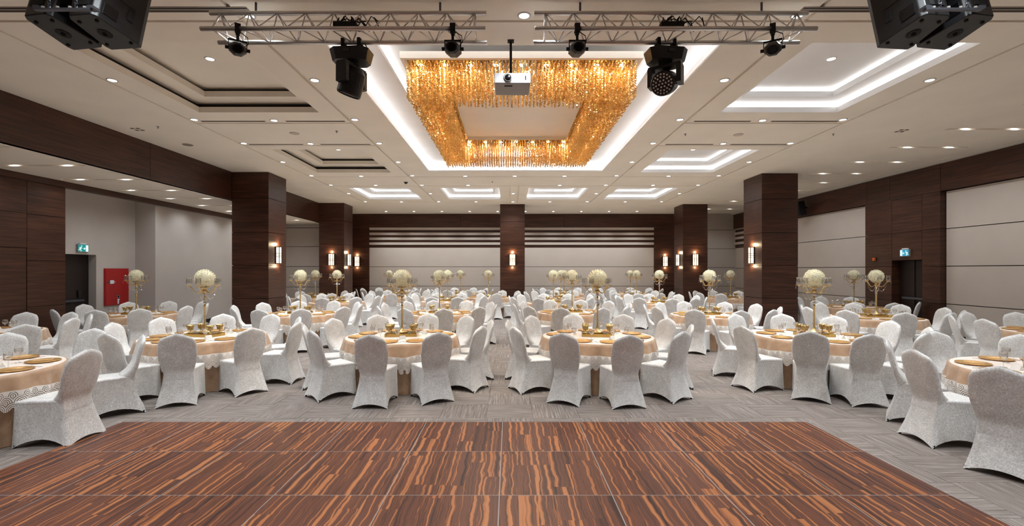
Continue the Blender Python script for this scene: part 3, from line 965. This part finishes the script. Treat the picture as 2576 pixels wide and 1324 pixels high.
# ------------------------------------------------------------------ tables
NUM = ['one', 'two', 'three', 'four', 'five', 'six']
TABLES = []   # x, y, chair angles (deg from the dance floor direction) or (angle, radius), descriptor, detail level
def ring10(ph): return [ph+36*k for k in range(10)]
TABLES.append((-6.1, 5.1, [(88, 1.2), (132, 1.33), (178, 1.45), 214, 250, 286, 322, 358, 40], 'dance floor side table near red cabinet', 2))
TABLES.append((5.97, 5.0, [(-61, 1.5), (-90, 1.25), -128, 180, 146, 110, 74, 38, 2], 'dance floor side table near panelled wall', 2))
ROWS = [(2, [(-9.38, 8.15, [(66, 1.5)]+[66+34*k for k in range(1, 9)]), (-5.07, 7.75, ring10(21)), (-1.79, 7.77, ring10(-5)), (1.47, 7.75, ring10(5)),
             (5.08, 7.75, [-72, -37, -8, 28, 62, 98, 134, 170, 206, 244]), (9.9, 8.2, ring10(-20))]),
        (2, [(-9.3, 11.6, ring10(8)), (-5.3, 11.8, ring10(25)), (-1.8, 12.0, ring10(12)), (1.65, 12.2, ring10(20)), (4.95, 11.5, ring10(0)), (8.6, 10.9, ring10(15))]),
        (1, [(-6.0, 16.2, ring10(5)), (-2.2, 16.6, ring10(22)), (1.5, 15.8, ring10(10)), (5.1, 15.8, ring10(30)), (10.3, 13.9, ring10(0))]),
        (1, [(-7.75, 18.6, ring10(10)), (-4.5, 19.3, ring10(0)), (-.85, 18.95, ring10(15)), (2.1, 18.9, ring10(5)), (5.2, 19.0, ring10(25)), (8.85, 18.6, ring10(0))]),
        (1, [(-5.75, 22.3, ring10(0)), (-2.3, 21.9, ring10(18)), (2.6, 22.0, ring10(5)), (5.75, 22.1, ring10(20))])]
for ri, (det, lst) in enumerate(ROWS):
    for i, (x, y, ang) in enumerate(lst):
        TABLES.append((x, y, ang, 'table %s from red cabinet, row %s' % (NUM[i], NUM[ri]), det))
def side_of(a):
    a = (math.degrees(a)+180) % 360-180
    if abs(a) <= 45: return 'dance floor side'
    if abs(a) >= 135: return 'back wall side'
    return 'panelled wall side' if a > 0 else 'red cabinet side'
placed = []
def blocked(x, y):
    if x < -9.98 and not (11.25 < y < 13.4 and x > -10.6): return True
    if x > 11.1 or y > 23.45: return True
    for (cx, cy) in COLS.values():
        if cx-.3 < x < cx+CW+.3 and cy-.3 < y < cy+CW+.3: return True
    if x < -7.85 and y > 20.55: return True
    for (px_, py_) in placed:
        if (px_-x)**2+(py_-y)**2 < .53**2: return True
    for T in TABLES:
        if (T[0]-x)**2+(T[1]-y)**2 < 1.1**2: return True
    return False
CHAIR_R = 1.18
for ti, (tx, ty, angs, desc, det) in enumerate(TABLES):
    rg = random.Random(100+ti)
    tl_ = 'round lace bordered beige '+desc+(' behind dance floor' if 'row' in desc else '')
    t = thing('banquet_table', tl_, 'table', (tx, ty, 0), R(90*(ti % 4)), 'round banquet tables')
    link('floor_cloth', T_SK, t); link('cloth_top', T_TOP, t); link('overlay_cloth', T_OV, t); link('lace_border', T_LC, t)
    for k, an in enumerate(angs):
        rr = CHAIR_R+rg.uniform(-.03, .07)
        if isinstance(an, tuple): an, rr = an
        a = R(an+rg.uniform(-2.5, 2.5))
        x, y = tx+rr*math.sin(a), ty-rr*math.cos(a)
        sd = side_of(a)
        if not blocked(x, y) and y > 3.2:
            placed.append((x, y))
            make_chair(x, y, a+R(rg.uniform(-5, 5)), 'white velvet chair on %s of %s' % (sd, desc), 'chairs on %s of %s' % (sd, desc), det == 2)
        a = R(an)
        sa, ca = math.sin(a), -math.cos(a)
        o = link('charger_plate', plate_me, None, (tx+.70*sa, ty+.70*ca, TZ+.001)); tag(o, 'gold charger plate on %s of %s' % (sd, desc), 'plate', 'plates on %s of %s' % (sd, desc))
        g = a+R(rg.uniform(9, 14)); gr = rg.uniform(.47, .53)
        o = link('wine_glass', glass_me, None, (tx+gr*math.sin(g), ty-gr*math.cos(g), TZ+.001)); tag(o, 'clear wine glass on %s of %s' % (sd, desc), 'glass', 'glasses on %s of %s' % (sd, desc))
        if det == 2:
            for (me, nm, off) in ((fork_me, 'fork', -15.5), (knife_me, 'knife', 15.5)):
                g = a+R(off)
                o = link(nm, me, None, (tx+.72*math.sin(g), ty-.72*math.cos(g), TZ+.001), (0, 0, a)); tag(o, 'silver %s on %s of %s' % (nm, sd, desc), nm, '%ss on %s of %s' % (nm, sd, desc))
            if k % 3 == 1:
                g = a-R(17)
                o = link('folded_napkin', nap_me, None, (tx+.40*math.sin(g), ty-.40*math.cos(g), TZ+.001), (0, 0, g+.3)); tag(o, 'folded white napkin on %s of %s' % (sd, desc), 'napkin', 'napkins on %s of %s' % (sd, desc))
    # centre
    rz = rg.uniform(-.3, .3)
    o = link('mirror_tray', tray_me, None, (tx, ty, TZ+.001), (0, 0, rz)); tag(o, 'low gold mirrored tray on '+desc, 'tray', 'gold trays')
    zt = TZ+.0575
    c = thing('candelabra', 'gold five arm crystal candelabra on '+desc, 'candelabra', (tx, ty, zt), rg.uniform(0, 6), 'gold candelabra')
    for nm, me, loc, rr in CAND:
        q = link(nm, me, c, loc, (0, 0, rr))
        if nm == 'crystal_chain': q['kind'] = 'stuff'
    o = link('flower_ball', FLOW, None, (tx, ty, zt+.76+.138), (rg.uniform(0, 6), rg.uniform(0, 6), 0)); tag(o, 'ball of cream roses above '+desc, 'flower ball', 'flower balls')
    for (vx, vy) in ((-.20, -.09), (.19, -.08), (.20, .10), (-.19, .10)):
        x = tx+vx*math.cos(rz)-vy*math.sin(rz); y = ty+vx*math.sin(rz)+vy*math.cos(rz)
        v = thing('votive_holder', 'gold lattice votive cup on tray, '+desc, 'candle holder', (x, y, zt), 0, 'votive cups on '+desc)
        link('stem', vstem, v); link('lattice_cup', vcup, v); v.scale = (1.08, 1.08, 1.12)

# ------------------------------------------------------------------ trusses and stage lights
def truss(x0, x1, label):
    A, B, C = (5.05, 4.645), (4.90, 4.40), (5.20, 4.40)
    t = thing('lighting_truss', label, 'truss', (x0, 5.05, 4.4), group='lighting trusses')
    L = x1-x0
    def q(p, x): return (x, p[0]-5.05, p[1]-4.4)
    for p in (A, B, C):
        MB().tube([q(p, 0), q(p, L)], .024, 12).obj('chord', 'aluminium', t, True)
    n = 9
    for (p, r_) in ((A, B), (B, C), (A, C)):
        for i in range(n):
            xa, xb, xc = .12+(L-.24)*i/n, .12+(L-.24)*(i+.5)/n, .12+(L-.24)*(i+1)/n
            MB().tube([q(p, xa), q(r_, xb)], .0075, 6).obj('brace', 'aluminium', t, True)
            MB().tube([q(r_, xb), q(p, xc)], .0075, 6).obj('brace', 'aluminium', t, True)
    for xe in (.12, L-.12):
        for (p, r_) in ((A, B), (B, C), (A, C)): MB().tube([q(p, xe), q(r_, xe)], .011, 6).obj('end_frame', 'aluminium', t, True)
    for xe in (.5, L-.5):
        MB().tube([q(A, xe), (xe, 0, ZC-4.4)], .012, 8).obj('hanger', 'grey_steel', t)
    return t
truss(-3.25, -.25, 'aluminium triangular lighting truss on the dark coffer side of the projector')
truss(.27, 3.24, 'aluminium triangular lighting truss on the lit coffer side of the projector')
def par_light(x, label, yaw=0, tilt=0):
    t = thing('stage_spotlight', label, 'stage light', (x, 4.90, 4.40), yaw, 'stage spotlights on the trusses')
    MB().box(-.028, .028, -.034, .034, -.035, .045).box(-.02, .02, -.03, .03, -.06, -.03).obj('clamp', 'black_matte', t)
    MB().tube([(0, 0, -.05), (0, 0, -.125)], .014, 8).obj('drop_rod', 'black_matte', t)
    MB().box(-.085, .085, -.012, .012, -.132, -.122).box(-.088, -.08, -.012, .012, -.23, -.122).box(.08, .088, -.012, .012, -.23, -.122).obj('yoke', 'black_matte', t)
    rot = Matrix.Translation((0, 0, -.215)) @ Matrix.Rotation(tilt, 4, 'X')
    n = 8
    m = MB()
    def oct_(r, y): return [(r*math.cos(PI/8+2*PI*k/n), y, r*.82*math.sin(PI/8+2*PI*k/n)) for k in range(n)]
    prof = [(.06, -.12), (.082, -.09), (.09, .02), (.09, .10), (.075, .135)]
    for r_, y in prof: m.v += oct_(r_, y)
    for l in range(len(prof)-1):
        for k in range(n): m.f.append((l*n+k, l*n+(k+1) % n, (l+1)*n+(k+1) % n, (l+1)*n+k))
    m.f.append(tuple(range(n-1, -1, -1))); m.f.append(tuple((len(prof)-1)*n+k for k in range(n)))
    m.xform(rot); m.obj('housing', 'black_plastic', t)
    m = MB()
    for s in (-1, 1): m.tube([(s*.088, 0, 0), (s*.115, 0, 0)], .018, 10)
    m.xform(rot); m.obj('tilt_knob', 'black_matte', t)
    m = MB().lathe([(.0001, 0), (.036, 0), (.04, .006)], 16); m.xform(rot @ Matrix.Translation((0, -.122, 0)) @ Matrix.Rotation(R(90), 4, 'X'))
    m.obj('rear_cap', 'black_gloss', t)
    m = MB().tube([(.02, .0, -.03), (.09, .03, -.06), (.10, .02, -.13), (.05, .03, -.18)], .005, 5); m.obj('cable', 'black_matte', t)
    return t
par_light((598-1281)/1170*4.9, 'black stage spotlight turned aside on outer end of dark coffer side truss', R(30), R(20))
par_light((1139-1281)/1170*4.9, 'black stage spotlight on dark coffer side truss beside the projector', 0, R(15))
par_light((1452-1281)/1170*4.9, 'black stage spotlight on lit coffer side truss beside the projector', 0, R(15))
par_light((1944-1281)/1170*4.9, 'black stage spotlight turned aside on outer end of lit coffer side truss', R(-30), R(25))

def moving_head(x, label, yaw, head_pitch, face, head_yaw=0):
    t = thing('moving_head_light', label, 'stage light', (x, 5.2, 4.40), yaw, 'moving head lights'); t.scale = (1.22, 1.22, 1.22)
    for s in (-.075, .075):
        MB().box(s-.014, s+.014, -.036, .036, -.09, .03).obj('clamp', 'black_matte', t)
    m = MB().prism([(-.18, -.07), (-.12, -.12), (.12, -.12), (.18, -.07), (.18, .07), (.12, .12), (-.12, .12), (-.18, .07)], -.19, -.085)
    for i in range(8):   # narrow the lower rim
        x_, y_, z_ = m.v[i]; m.v[i] = (x_*.86, y_*.86, z_)
    b = m.obj('base', 'black_plastic', t)
    MB().box(-.03, .03, -.122, -.118, -.135, -.105).obj('display', 'black_gloss', b)
    MB().tube([(0, 0, -.19), (0, 0, -.22)], .06, 16).obj('swivel', 'black_matte', t)
    y = MB()
    hm = Matrix.Rotation(head_yaw, 4, 'Z')
    y.box(-.145, .145, -.05, .05, -.245, -.215)
    for s in (-1, 1): y.prism([(s*.108, -.055), (s*.15, -.055), (s*.15, .055), (s*.108, .055)], -.40, -.23)
    y.xform(hm); y.obj('yoke', 'black_plastic', t, False)
    h = MB()
    h.lathe([(.0001, -.13), (.07, -.13), (.10, -.09), (.108, .0), (.108, .10), (.10, .115), (.092, .115), (.092, .105), (.0001, .105)], 24)
    hx = Matrix.Translation((0, 0, -.37)) @ hm @ Matrix.Rotation(head_pitch, 4, 'X')
    h.xform(hx)
    ho = h.obj('head', 'black_plastic', t, False)
    if face:
        d = MB()
        for ring, cnt in ((0, 1), (.03, 6), (.058, 12), (.082, 18)):
            for k in range(cnt):
                a = 2*PI*k/cnt+ring*3; d.lathe([(.0001, .003), (.0085, .003), (.0085, 0)], 8, (ring*math.cos(a), ring*math.sin(a), .106))
        d.xform(hx); d.obj('led_lens', 'porcelain', ho)
    c = MB()
    for k in range(3): c.tube([(.05+.03*k, 0, .0), (.07+.03*k, .02, -.03), (.10+.02*k, .0, -.07), (.09, -.01, -.1)], .005, 5)
    c.obj('cable', 'black_matte', t)
    return t
moving_head((885-1281)/1170*5.2, 'black moving head light with drooping head on dark coffer side truss', R(-4), R(200), False, R(75))
moving_head((1674-1281)/1170*5.2, 'black moving head light showing round lens of many dots, lit coffer side', R(8), R(112), True, R(-42))
for x, lab in (((878-1281)/1170*5.0, 'dark coffer side'), ((1690-1281)/1170*5.0, 'lit coffer side')):
    t = thing('cable_box', 'black power box with tangled cables on %s truss' % lab, 'cable box', (x, 4.95, 4.43), group='power boxes on the trusses')
    MB().box(-.14, .10, -.04, .04, 0, .055).obj('box', 'black_matte', t)
    m = MB(); rg = random.Random(int(x*10))
    for k in range(7):
        p = [(-.12+.03*k, 0, .055)]
        for i in range(5): p.append((p[-1][0]+rg.uniform(-.04, .08), rg.uniform(-.04, .04), .06+rg.uniform(-.02, .07)))
        p.append((p[-1][0]+.06, .03, -.02)); m.tube(p, .006, 5)
    m.obj('cable', 'black_matte', t)

# projector -------------------------------------------------------
t = thing('projector', 'white ceiling projector on thin black pole before the golden chandelier', 'projector', (.04, 5.95, 4.17))
w = .452
m = MB().box(-w/2, w/2, -.2, .2, 0, .128)
b = m.obj('body', 'white_plastic', t)
bv = b.modifiers.new('b', 'BEVEL'); bv.width = .012; bv.segments = 2
MB().box(-w/2+.01, w/2-.01, -.19, .19, -.004, .003).obj('underside', 'grey_plastic', t)
xf = Matrix.Translation((-.055, -.2, .064)) @ Matrix.Rotation(R(90), 4, 'X')
m = MB().lathe([(.045, -.002), (.06, .004), (.062, .0)], 24); m.lathe([(.04, .012), (.047, .012), (.047, -.01)], 24); m.xform(xf); m.obj('lens_ring', 'grey_plastic', t, True)
m = MB().lathe([(.0001, .010), (.025, .008), (.04, .002)], 20); m.xform(xf); m.obj('lens', 'black_gloss', t, True)
MB().box(.155, .168, -.204, -.2, .04, .088).obj('vent', 'black_matte', t)
MB().box(-.10, .0, -.14, -.10, -.006, -.003).obj('label_strip', 'black_matte', t)
MB().tube([(-.02, -.06, .128), (-.02, -.06, ZC-4.17-.01)], .016, 12).obj('pole', 'black_matte', t, True)
MB().box(-.06, .02, -.1, -.02, ZC-4.17-.012, ZC-4.17-.001).obj('ceiling_plate', 'black_matte', t)

# loudspeaker clusters ---------------------------------------------
def speaker(label, loc, yaw, mir):
    t = thing('loudspeaker', label, 'loudspeaker', loc, 0, 'hanging loudspeakers')
    t.rotation_euler = (R(-12), 0, yaw); t.scale = (.93,)*3
    # local: rear towards -y, front towards +y, bottom at z=0
    pl = [(-.11, -.24), (.11, -.24), (.145, -.20), (.185, .17), (.165, .22), (-.165, .22), (-.185, .17), (-.145, -.20)]
    h = .72
    m = MB().prism(pl, 0, h)
    for i in range(8):
        x, y, z = m.v[i]
    c = m.obj('cabinet', 'black_plastic', t)
    bv = c.modifiers.new('b', 'BEVEL'); bv.width = .008; bv.segments = 2
    MB().box(-.15, .15, .221, .228, .04, h-.04).obj('grille', 'black_matte', t)
    MB().lathe([(.06, -.004), (.0001, -.004)], 16, (0, .0, 0)).lathe([(.018, -.012), (.018, -.003)], 10, (0, 0, 0)).obj('pole_socket', 'black_matte', t)
    fm = MB().lathe([(.0001, -.014), (.013, -.014), (.017, 0)], 10).mesh('rubber_foot', 'black_matte')
    for (x, y) in ((-.09, -.16), (.09, -.16), (-.13, .14), (.13, .14)): link('rubber_foot', fm, t, (x, y, 0))
    # side handle recess and plate
    k = math.atan2(.04, .37)
    for s in (-1, 1):
        def on_side(y, z): return Matrix.Translation((s*(.145+(y+.20)*.108), y, z)) @ Matrix.Rotation(-k*s, 4, 'Z')
        MB().box(-.005, .005, -.06, .06, -.055, .055).xform(on_side(-.115, .12)).obj('side_plate', 'black_gloss' if s*mir < 0 else 'plate_grey', t)
        MB().box(-.006, .006, -.028, .028, -.06, .06).xform(on_side(.05, .22)).obj('handle', 'black_matte', t)
        MB().box(-.004, .004, -.15, .10, -.004, .004).xform(on_side(-.02, .30)).obj('rib', 'black_matte', t)
    MB().box(-.075, .075, -.247, -.24, .10, .40).obj('rear_panel', 'black_matte', t)
    return t
def cluster(sgn, word):
    z = 3.93
    for i, (x, yw) in enumerate(((3.91, 10), (3.545, 7))):
        lab = ('outer' if i == 0 else 'inner')
        speaker('black loudspeaker cabinet hanging high, %s one of pair, %s' % (lab, word), (sgn*x+.0+(.18*2 if sgn > 0 else 0)*0, 4.08, z), R(yw)*(-sgn)*-1, sgn)
    t = thing('rigging_frame', 'grey steel rigging frame with chains behind loudspeaker pair, '+word, 'rigging', (sgn*3.63, 3.79, 3.98))
    MB().box(-.24, .22, -.012, .02, -.008, .008).obj('bar', 'grey_steel', t)
    for s in (-1, 1): MB().box(s*.22-.025, s*.22+.025, -.012, .06, .008, .03).obj('bracket', 'grey_steel', t)
    for s in (-.12, .10):
        m = MB(); zz_ = .012; k = 0
        while zz_ < ZC-3.98-.02:
            ring = [(math.cos(2*PI*i/8)*.010*(1 if k % 2 else 0), math.cos(2*PI*i/8)*.010*(0 if k % 2 else 1), math.sin(2*PI*i/8)*.018) for i in range(9)]
            m.tube([(s+a, b_, zz_+.016+c_) for a, b_, c_ in ring], .0035, 5); zz_ += .029; k += 1
        m.obj('chain', 'grey_steel', t)
    for s in (-.17, -.05, .05, .17): MB().lathe([(.0001, .016), (.012, .016), (.012, 0)], 8, (s, .0, .008)).obj('bolt', 'aluminium', t)
cluster(-1, 'dark coffer side')
cluster(1, 'lit coffer side')

# ------------------------------------------------------------------ ceiling fittings
def slot_diff(x0, x1, y, label, n=2, w=.09):
    t = thing('slot_diffuser', label, 'air vent', ((x0+x1)/2, y, ZC), group='linear air slots')
    L = (x1-x0)/2
    MB().box(-L, L, -w/2, w/2, -.004, -.0005).obj('frame', 'grille_grey', t)
    for k in range(n):
        yy = -w/2+w*(k+.5)/n
        MB().box(-L+.01, L-.01, yy-.012, yy+.012, -.006, -.004).obj('slot', 'slot_dark', t)
for y, big in ((9.06, 'larger'), (10.72, 'smaller')):
    for (a, b, wd) in ((-6.0, -4.75, 'dark'), (-4.35, -3.2, 'dark'), (3.6, 4.7, 'lit side'), (5.1, 6.4, 'lit side')):
        slot_diff(a, b, y, 'narrow ceiling air slot beside the %s %s coffer' % (big, wd), 1, .06)
slot_diff(-7.9, -2.9, 5.18, 'long double ceiling air slot beside dark coffer side truss', 2, .11)
slot_diff(3.25, 8.4, 5.18, 'long double ceiling air slot beside lit coffer side truss', 2, .11)
def round_item(name, x, y, r, mat, label, cat, dome=.0, z=ZC):
    o = MB().lathe([(r, 0), (r, -.006), (r*.9, -.012), (r*.5, -.012-dome*.7), (.0001, -.012-dome)], 20).obj(name, mat, None, True, (x, y, z)); tag(o, label, cat)
round_item('ceiling_speaker', -7.43, 10.75, .11, 'grille_grey', 'round grey ceiling speaker grille near wood fascia', 'ceiling speaker')
round_item('ceiling_speaker', -4.55, 9.85, .10, 'grille_white', 'round pale ceiling speaker grille between the two dark coffers', 'ceiling speaker')
round_item('ceiling_speaker', 4.9, 9.95, .10, 'grille_white', 'round pale ceiling speaker grille between the lit side coffers', 'ceiling speaker')
round_item('dome_camera', -3.4, 15.3, .07, 'black_gloss', 'black dome camera on ceiling behind the chandelier cove', 'camera', .06)
for (x, y, w_) in ((-3.6, 9.7, 'pale dark-coffer-side speaker grille'), (3.75, 9.9, 'pale lit-coffer-side speaker grille'), (6.9, 9.9, 'wall side outer groove'), (-7.1, 9.4, 'wood fascia'), (-.55, 15.2, 'back coffers')):
    t = thing('sprinkler', 'small metal ceiling sprinkler near the '+w_, 'sprinkler', (x, y, ZC), group='ceiling sprinklers')
    MB().lathe([(.025, 0), (.025, -.004), (.007, -.006), (.006, -.03), (.018, -.034), (.0001, -.036)], 12).obj('head', 'grey_steel', t, True)
for (x, y, lab) in ((-7.7, 9.5, 'wood fascia'), (8.1, 9.6, 'paired downlights')):
    t = thing('sensor_cluster', 'cluster of small square ceiling sockets near the '+lab, 'ceiling fitting', (x, y, ZC))
    for k in range(4): MB().box(-.03+.11*(k % 2), .03+.11*(k % 2), -.02+.12*(k//2), .03+.12*(k//2), -.012, 0).obj('socket', 'grille_grey', t)

# wall items -------------------------------------------------------
def exit_sign(loc, rz, face_mat, label, flip):
    t = thing('exit_sign', label, 'exit sign', loc, rz)
    w, h, d = .31, .20, .05
    MB().box(-w/2, w/2, -d, 0, -h/2, h/2).obj('housing', 'grey_plastic', t)
    MB().box(-.09, .09, -.05, 0, h/2, h/2+.035).obj('mount', 'white_plastic', t)
    MB().box(-w/2+.012, w/2-.012, -d-.004, -d, -h/2+.012, h/2-.012).obj('face', face_mat, t)
    f = -1 if flip else 1; yb = -d-.006; yf = -d-.004
    m = MB()
    def bar(x0, z0, x1, z1, th):
        dx, dz = x1-x0, z1-z0; L = math.hypot(dx, dz); nx_, nz_ = -dz/L*th/2, dx/L*th/2
        k = len(m.v)
        P4 = [(x0+nx_, z0+nz_), (x1+nx_, z1+nz_), (x1-nx_, z1-nz_), (x0-nx_, z0-nz_)]
        m.v += [(f*x, yb, z) for x, z in P4] + [(f*x, yf, z) for x, z in P4]
        m.f += [(k, k+1, k+2, k+3), (k, k+1, k+5, k+4), (k+1, k+2, k+6, k+5), (k+2, k+3, k+7, k+6), (k+3, k, k+4, k+7)]
    bar(-.07, .02, -.095, -.03, .026); bar(-.095, -.03, -.065, -.055, .016); bar(-.065, -.055, -.08, -.085, .016)
    bar(-.095, -.03, -.125, -.05, .016); bar(-.125, -.05, -.145, -.045, .014)
    bar(-.07, .02, -.04, -.005, .014); bar(-.072, .022, -.11, .01, .014); bar(-.11, .01, -.12, -.015, .012)
    m.lathe([(.0001, 0), (.016, 0)], 10, (0, 0, 0)); k = len(m.v)-20
    for i in range(k, len(m.v)): x, y, z = m.v[i]; m.v[i] = (f*(-.055)+x, yb, .052+y)
    m.obj('running_figure', 'sign_white', t)
    m = MB(); bar(.10, -.085, .10, .08, .07); m.obj('doorway_mark', 'sign_white', t)
    m = MB(); bar(-.01, -.01, .045, -.01, .016); bar(.02, .015, .048, -.01, .014); bar(.02, -.035, .048, -.01, .014); m.obj('arrow_mark', 'sign_white', t)
exit_sign((-11.1, 12.07, 2.43), R(90), 'sign_green', 'lit green exit sign with running figure over door beside red cabinet', False)
exit_sign((11.45, 13.42, 2.36), R(-90), 'sign_teal', 'lit turquoise exit sign with running figure on dark wood pier', True)
# red hydrant cabinet
t = thing('fire_cabinet', 'flat red fire hose cabinet on pale wall', 'cabinet', (-11.1, 13.13, .88), R(90))
w, h = .80, 1.03
MB().box(-w/2, w/2, -.03, 0, 0, h).obj('frame', 'red_paint', t)
d = MB().box(-w/2+.025, w/2-.025, -.038, -.03, .025, h-.025).obj('door', 'red_paint', t)
MB().box(-.34, -.28, -.044, -.038, .62, .68).obj('lock', 'grey_steel', d)
MB().box(-.24, -.12, -.046, -.038, .60, .70).box(-.12, -.07, -.044, -.038, .64, .66).obj('handle', 'white_plastic', d)
m = MB().lathe([(.0001, 0), (.045, 0), (.045, .004), (.03, .005)], 16); m.xform(Matrix.Translation((.03, -.038, .235)) @ Matrix.Rotation(R(90), 4, 'X')); m.obj('hose_mark', 'grey_plastic', d)
MB().box(.005, .05, -.043, -.038, .03, .17).box(.05, .08, -.043, -.038, .14, .16).obj('valve_mark', 'white_plastic', d)
# orange call point
t = thing('call_point', 'small orange alarm beacon on dark wood pier', 'alarm', (11.45, 14.55, 2.2), R(-90))
MB().box(-.05, .05, -.02, 0, -.06, .06).obj('back_box', 'black_matte', t)
MB().box(-.045, .045, -.06, -.02, -.045, .05).obj('lens', 'orange_plastic', t)
# wall loudspeaker by right wall
t = thing('wall_loudspeaker', 'black wall loudspeaker tilted under the ceiling on panelled wall', 'loudspeaker', (11.46, 17.9, 4.05), R(-90))
MB().box(-.02, .02, -.12, 0, .2, .25).obj('bracket', 'black_matte', t)
m = MB().prism([(-.16, -.36), (.16, -.36), (.13, -.1), (-.13, -.1)], -.05, .5); m.xform(Matrix.Rotation(R(10), 4, 'X')); m.obj('cabinet', 'black_plastic', t)
m = MB().box(-.145, .145, -.368, -.36, -.03, .48); m.xform(Matrix.Rotation(R(10), 4, 'X')); m.obj('grille', 'black_matte', t)
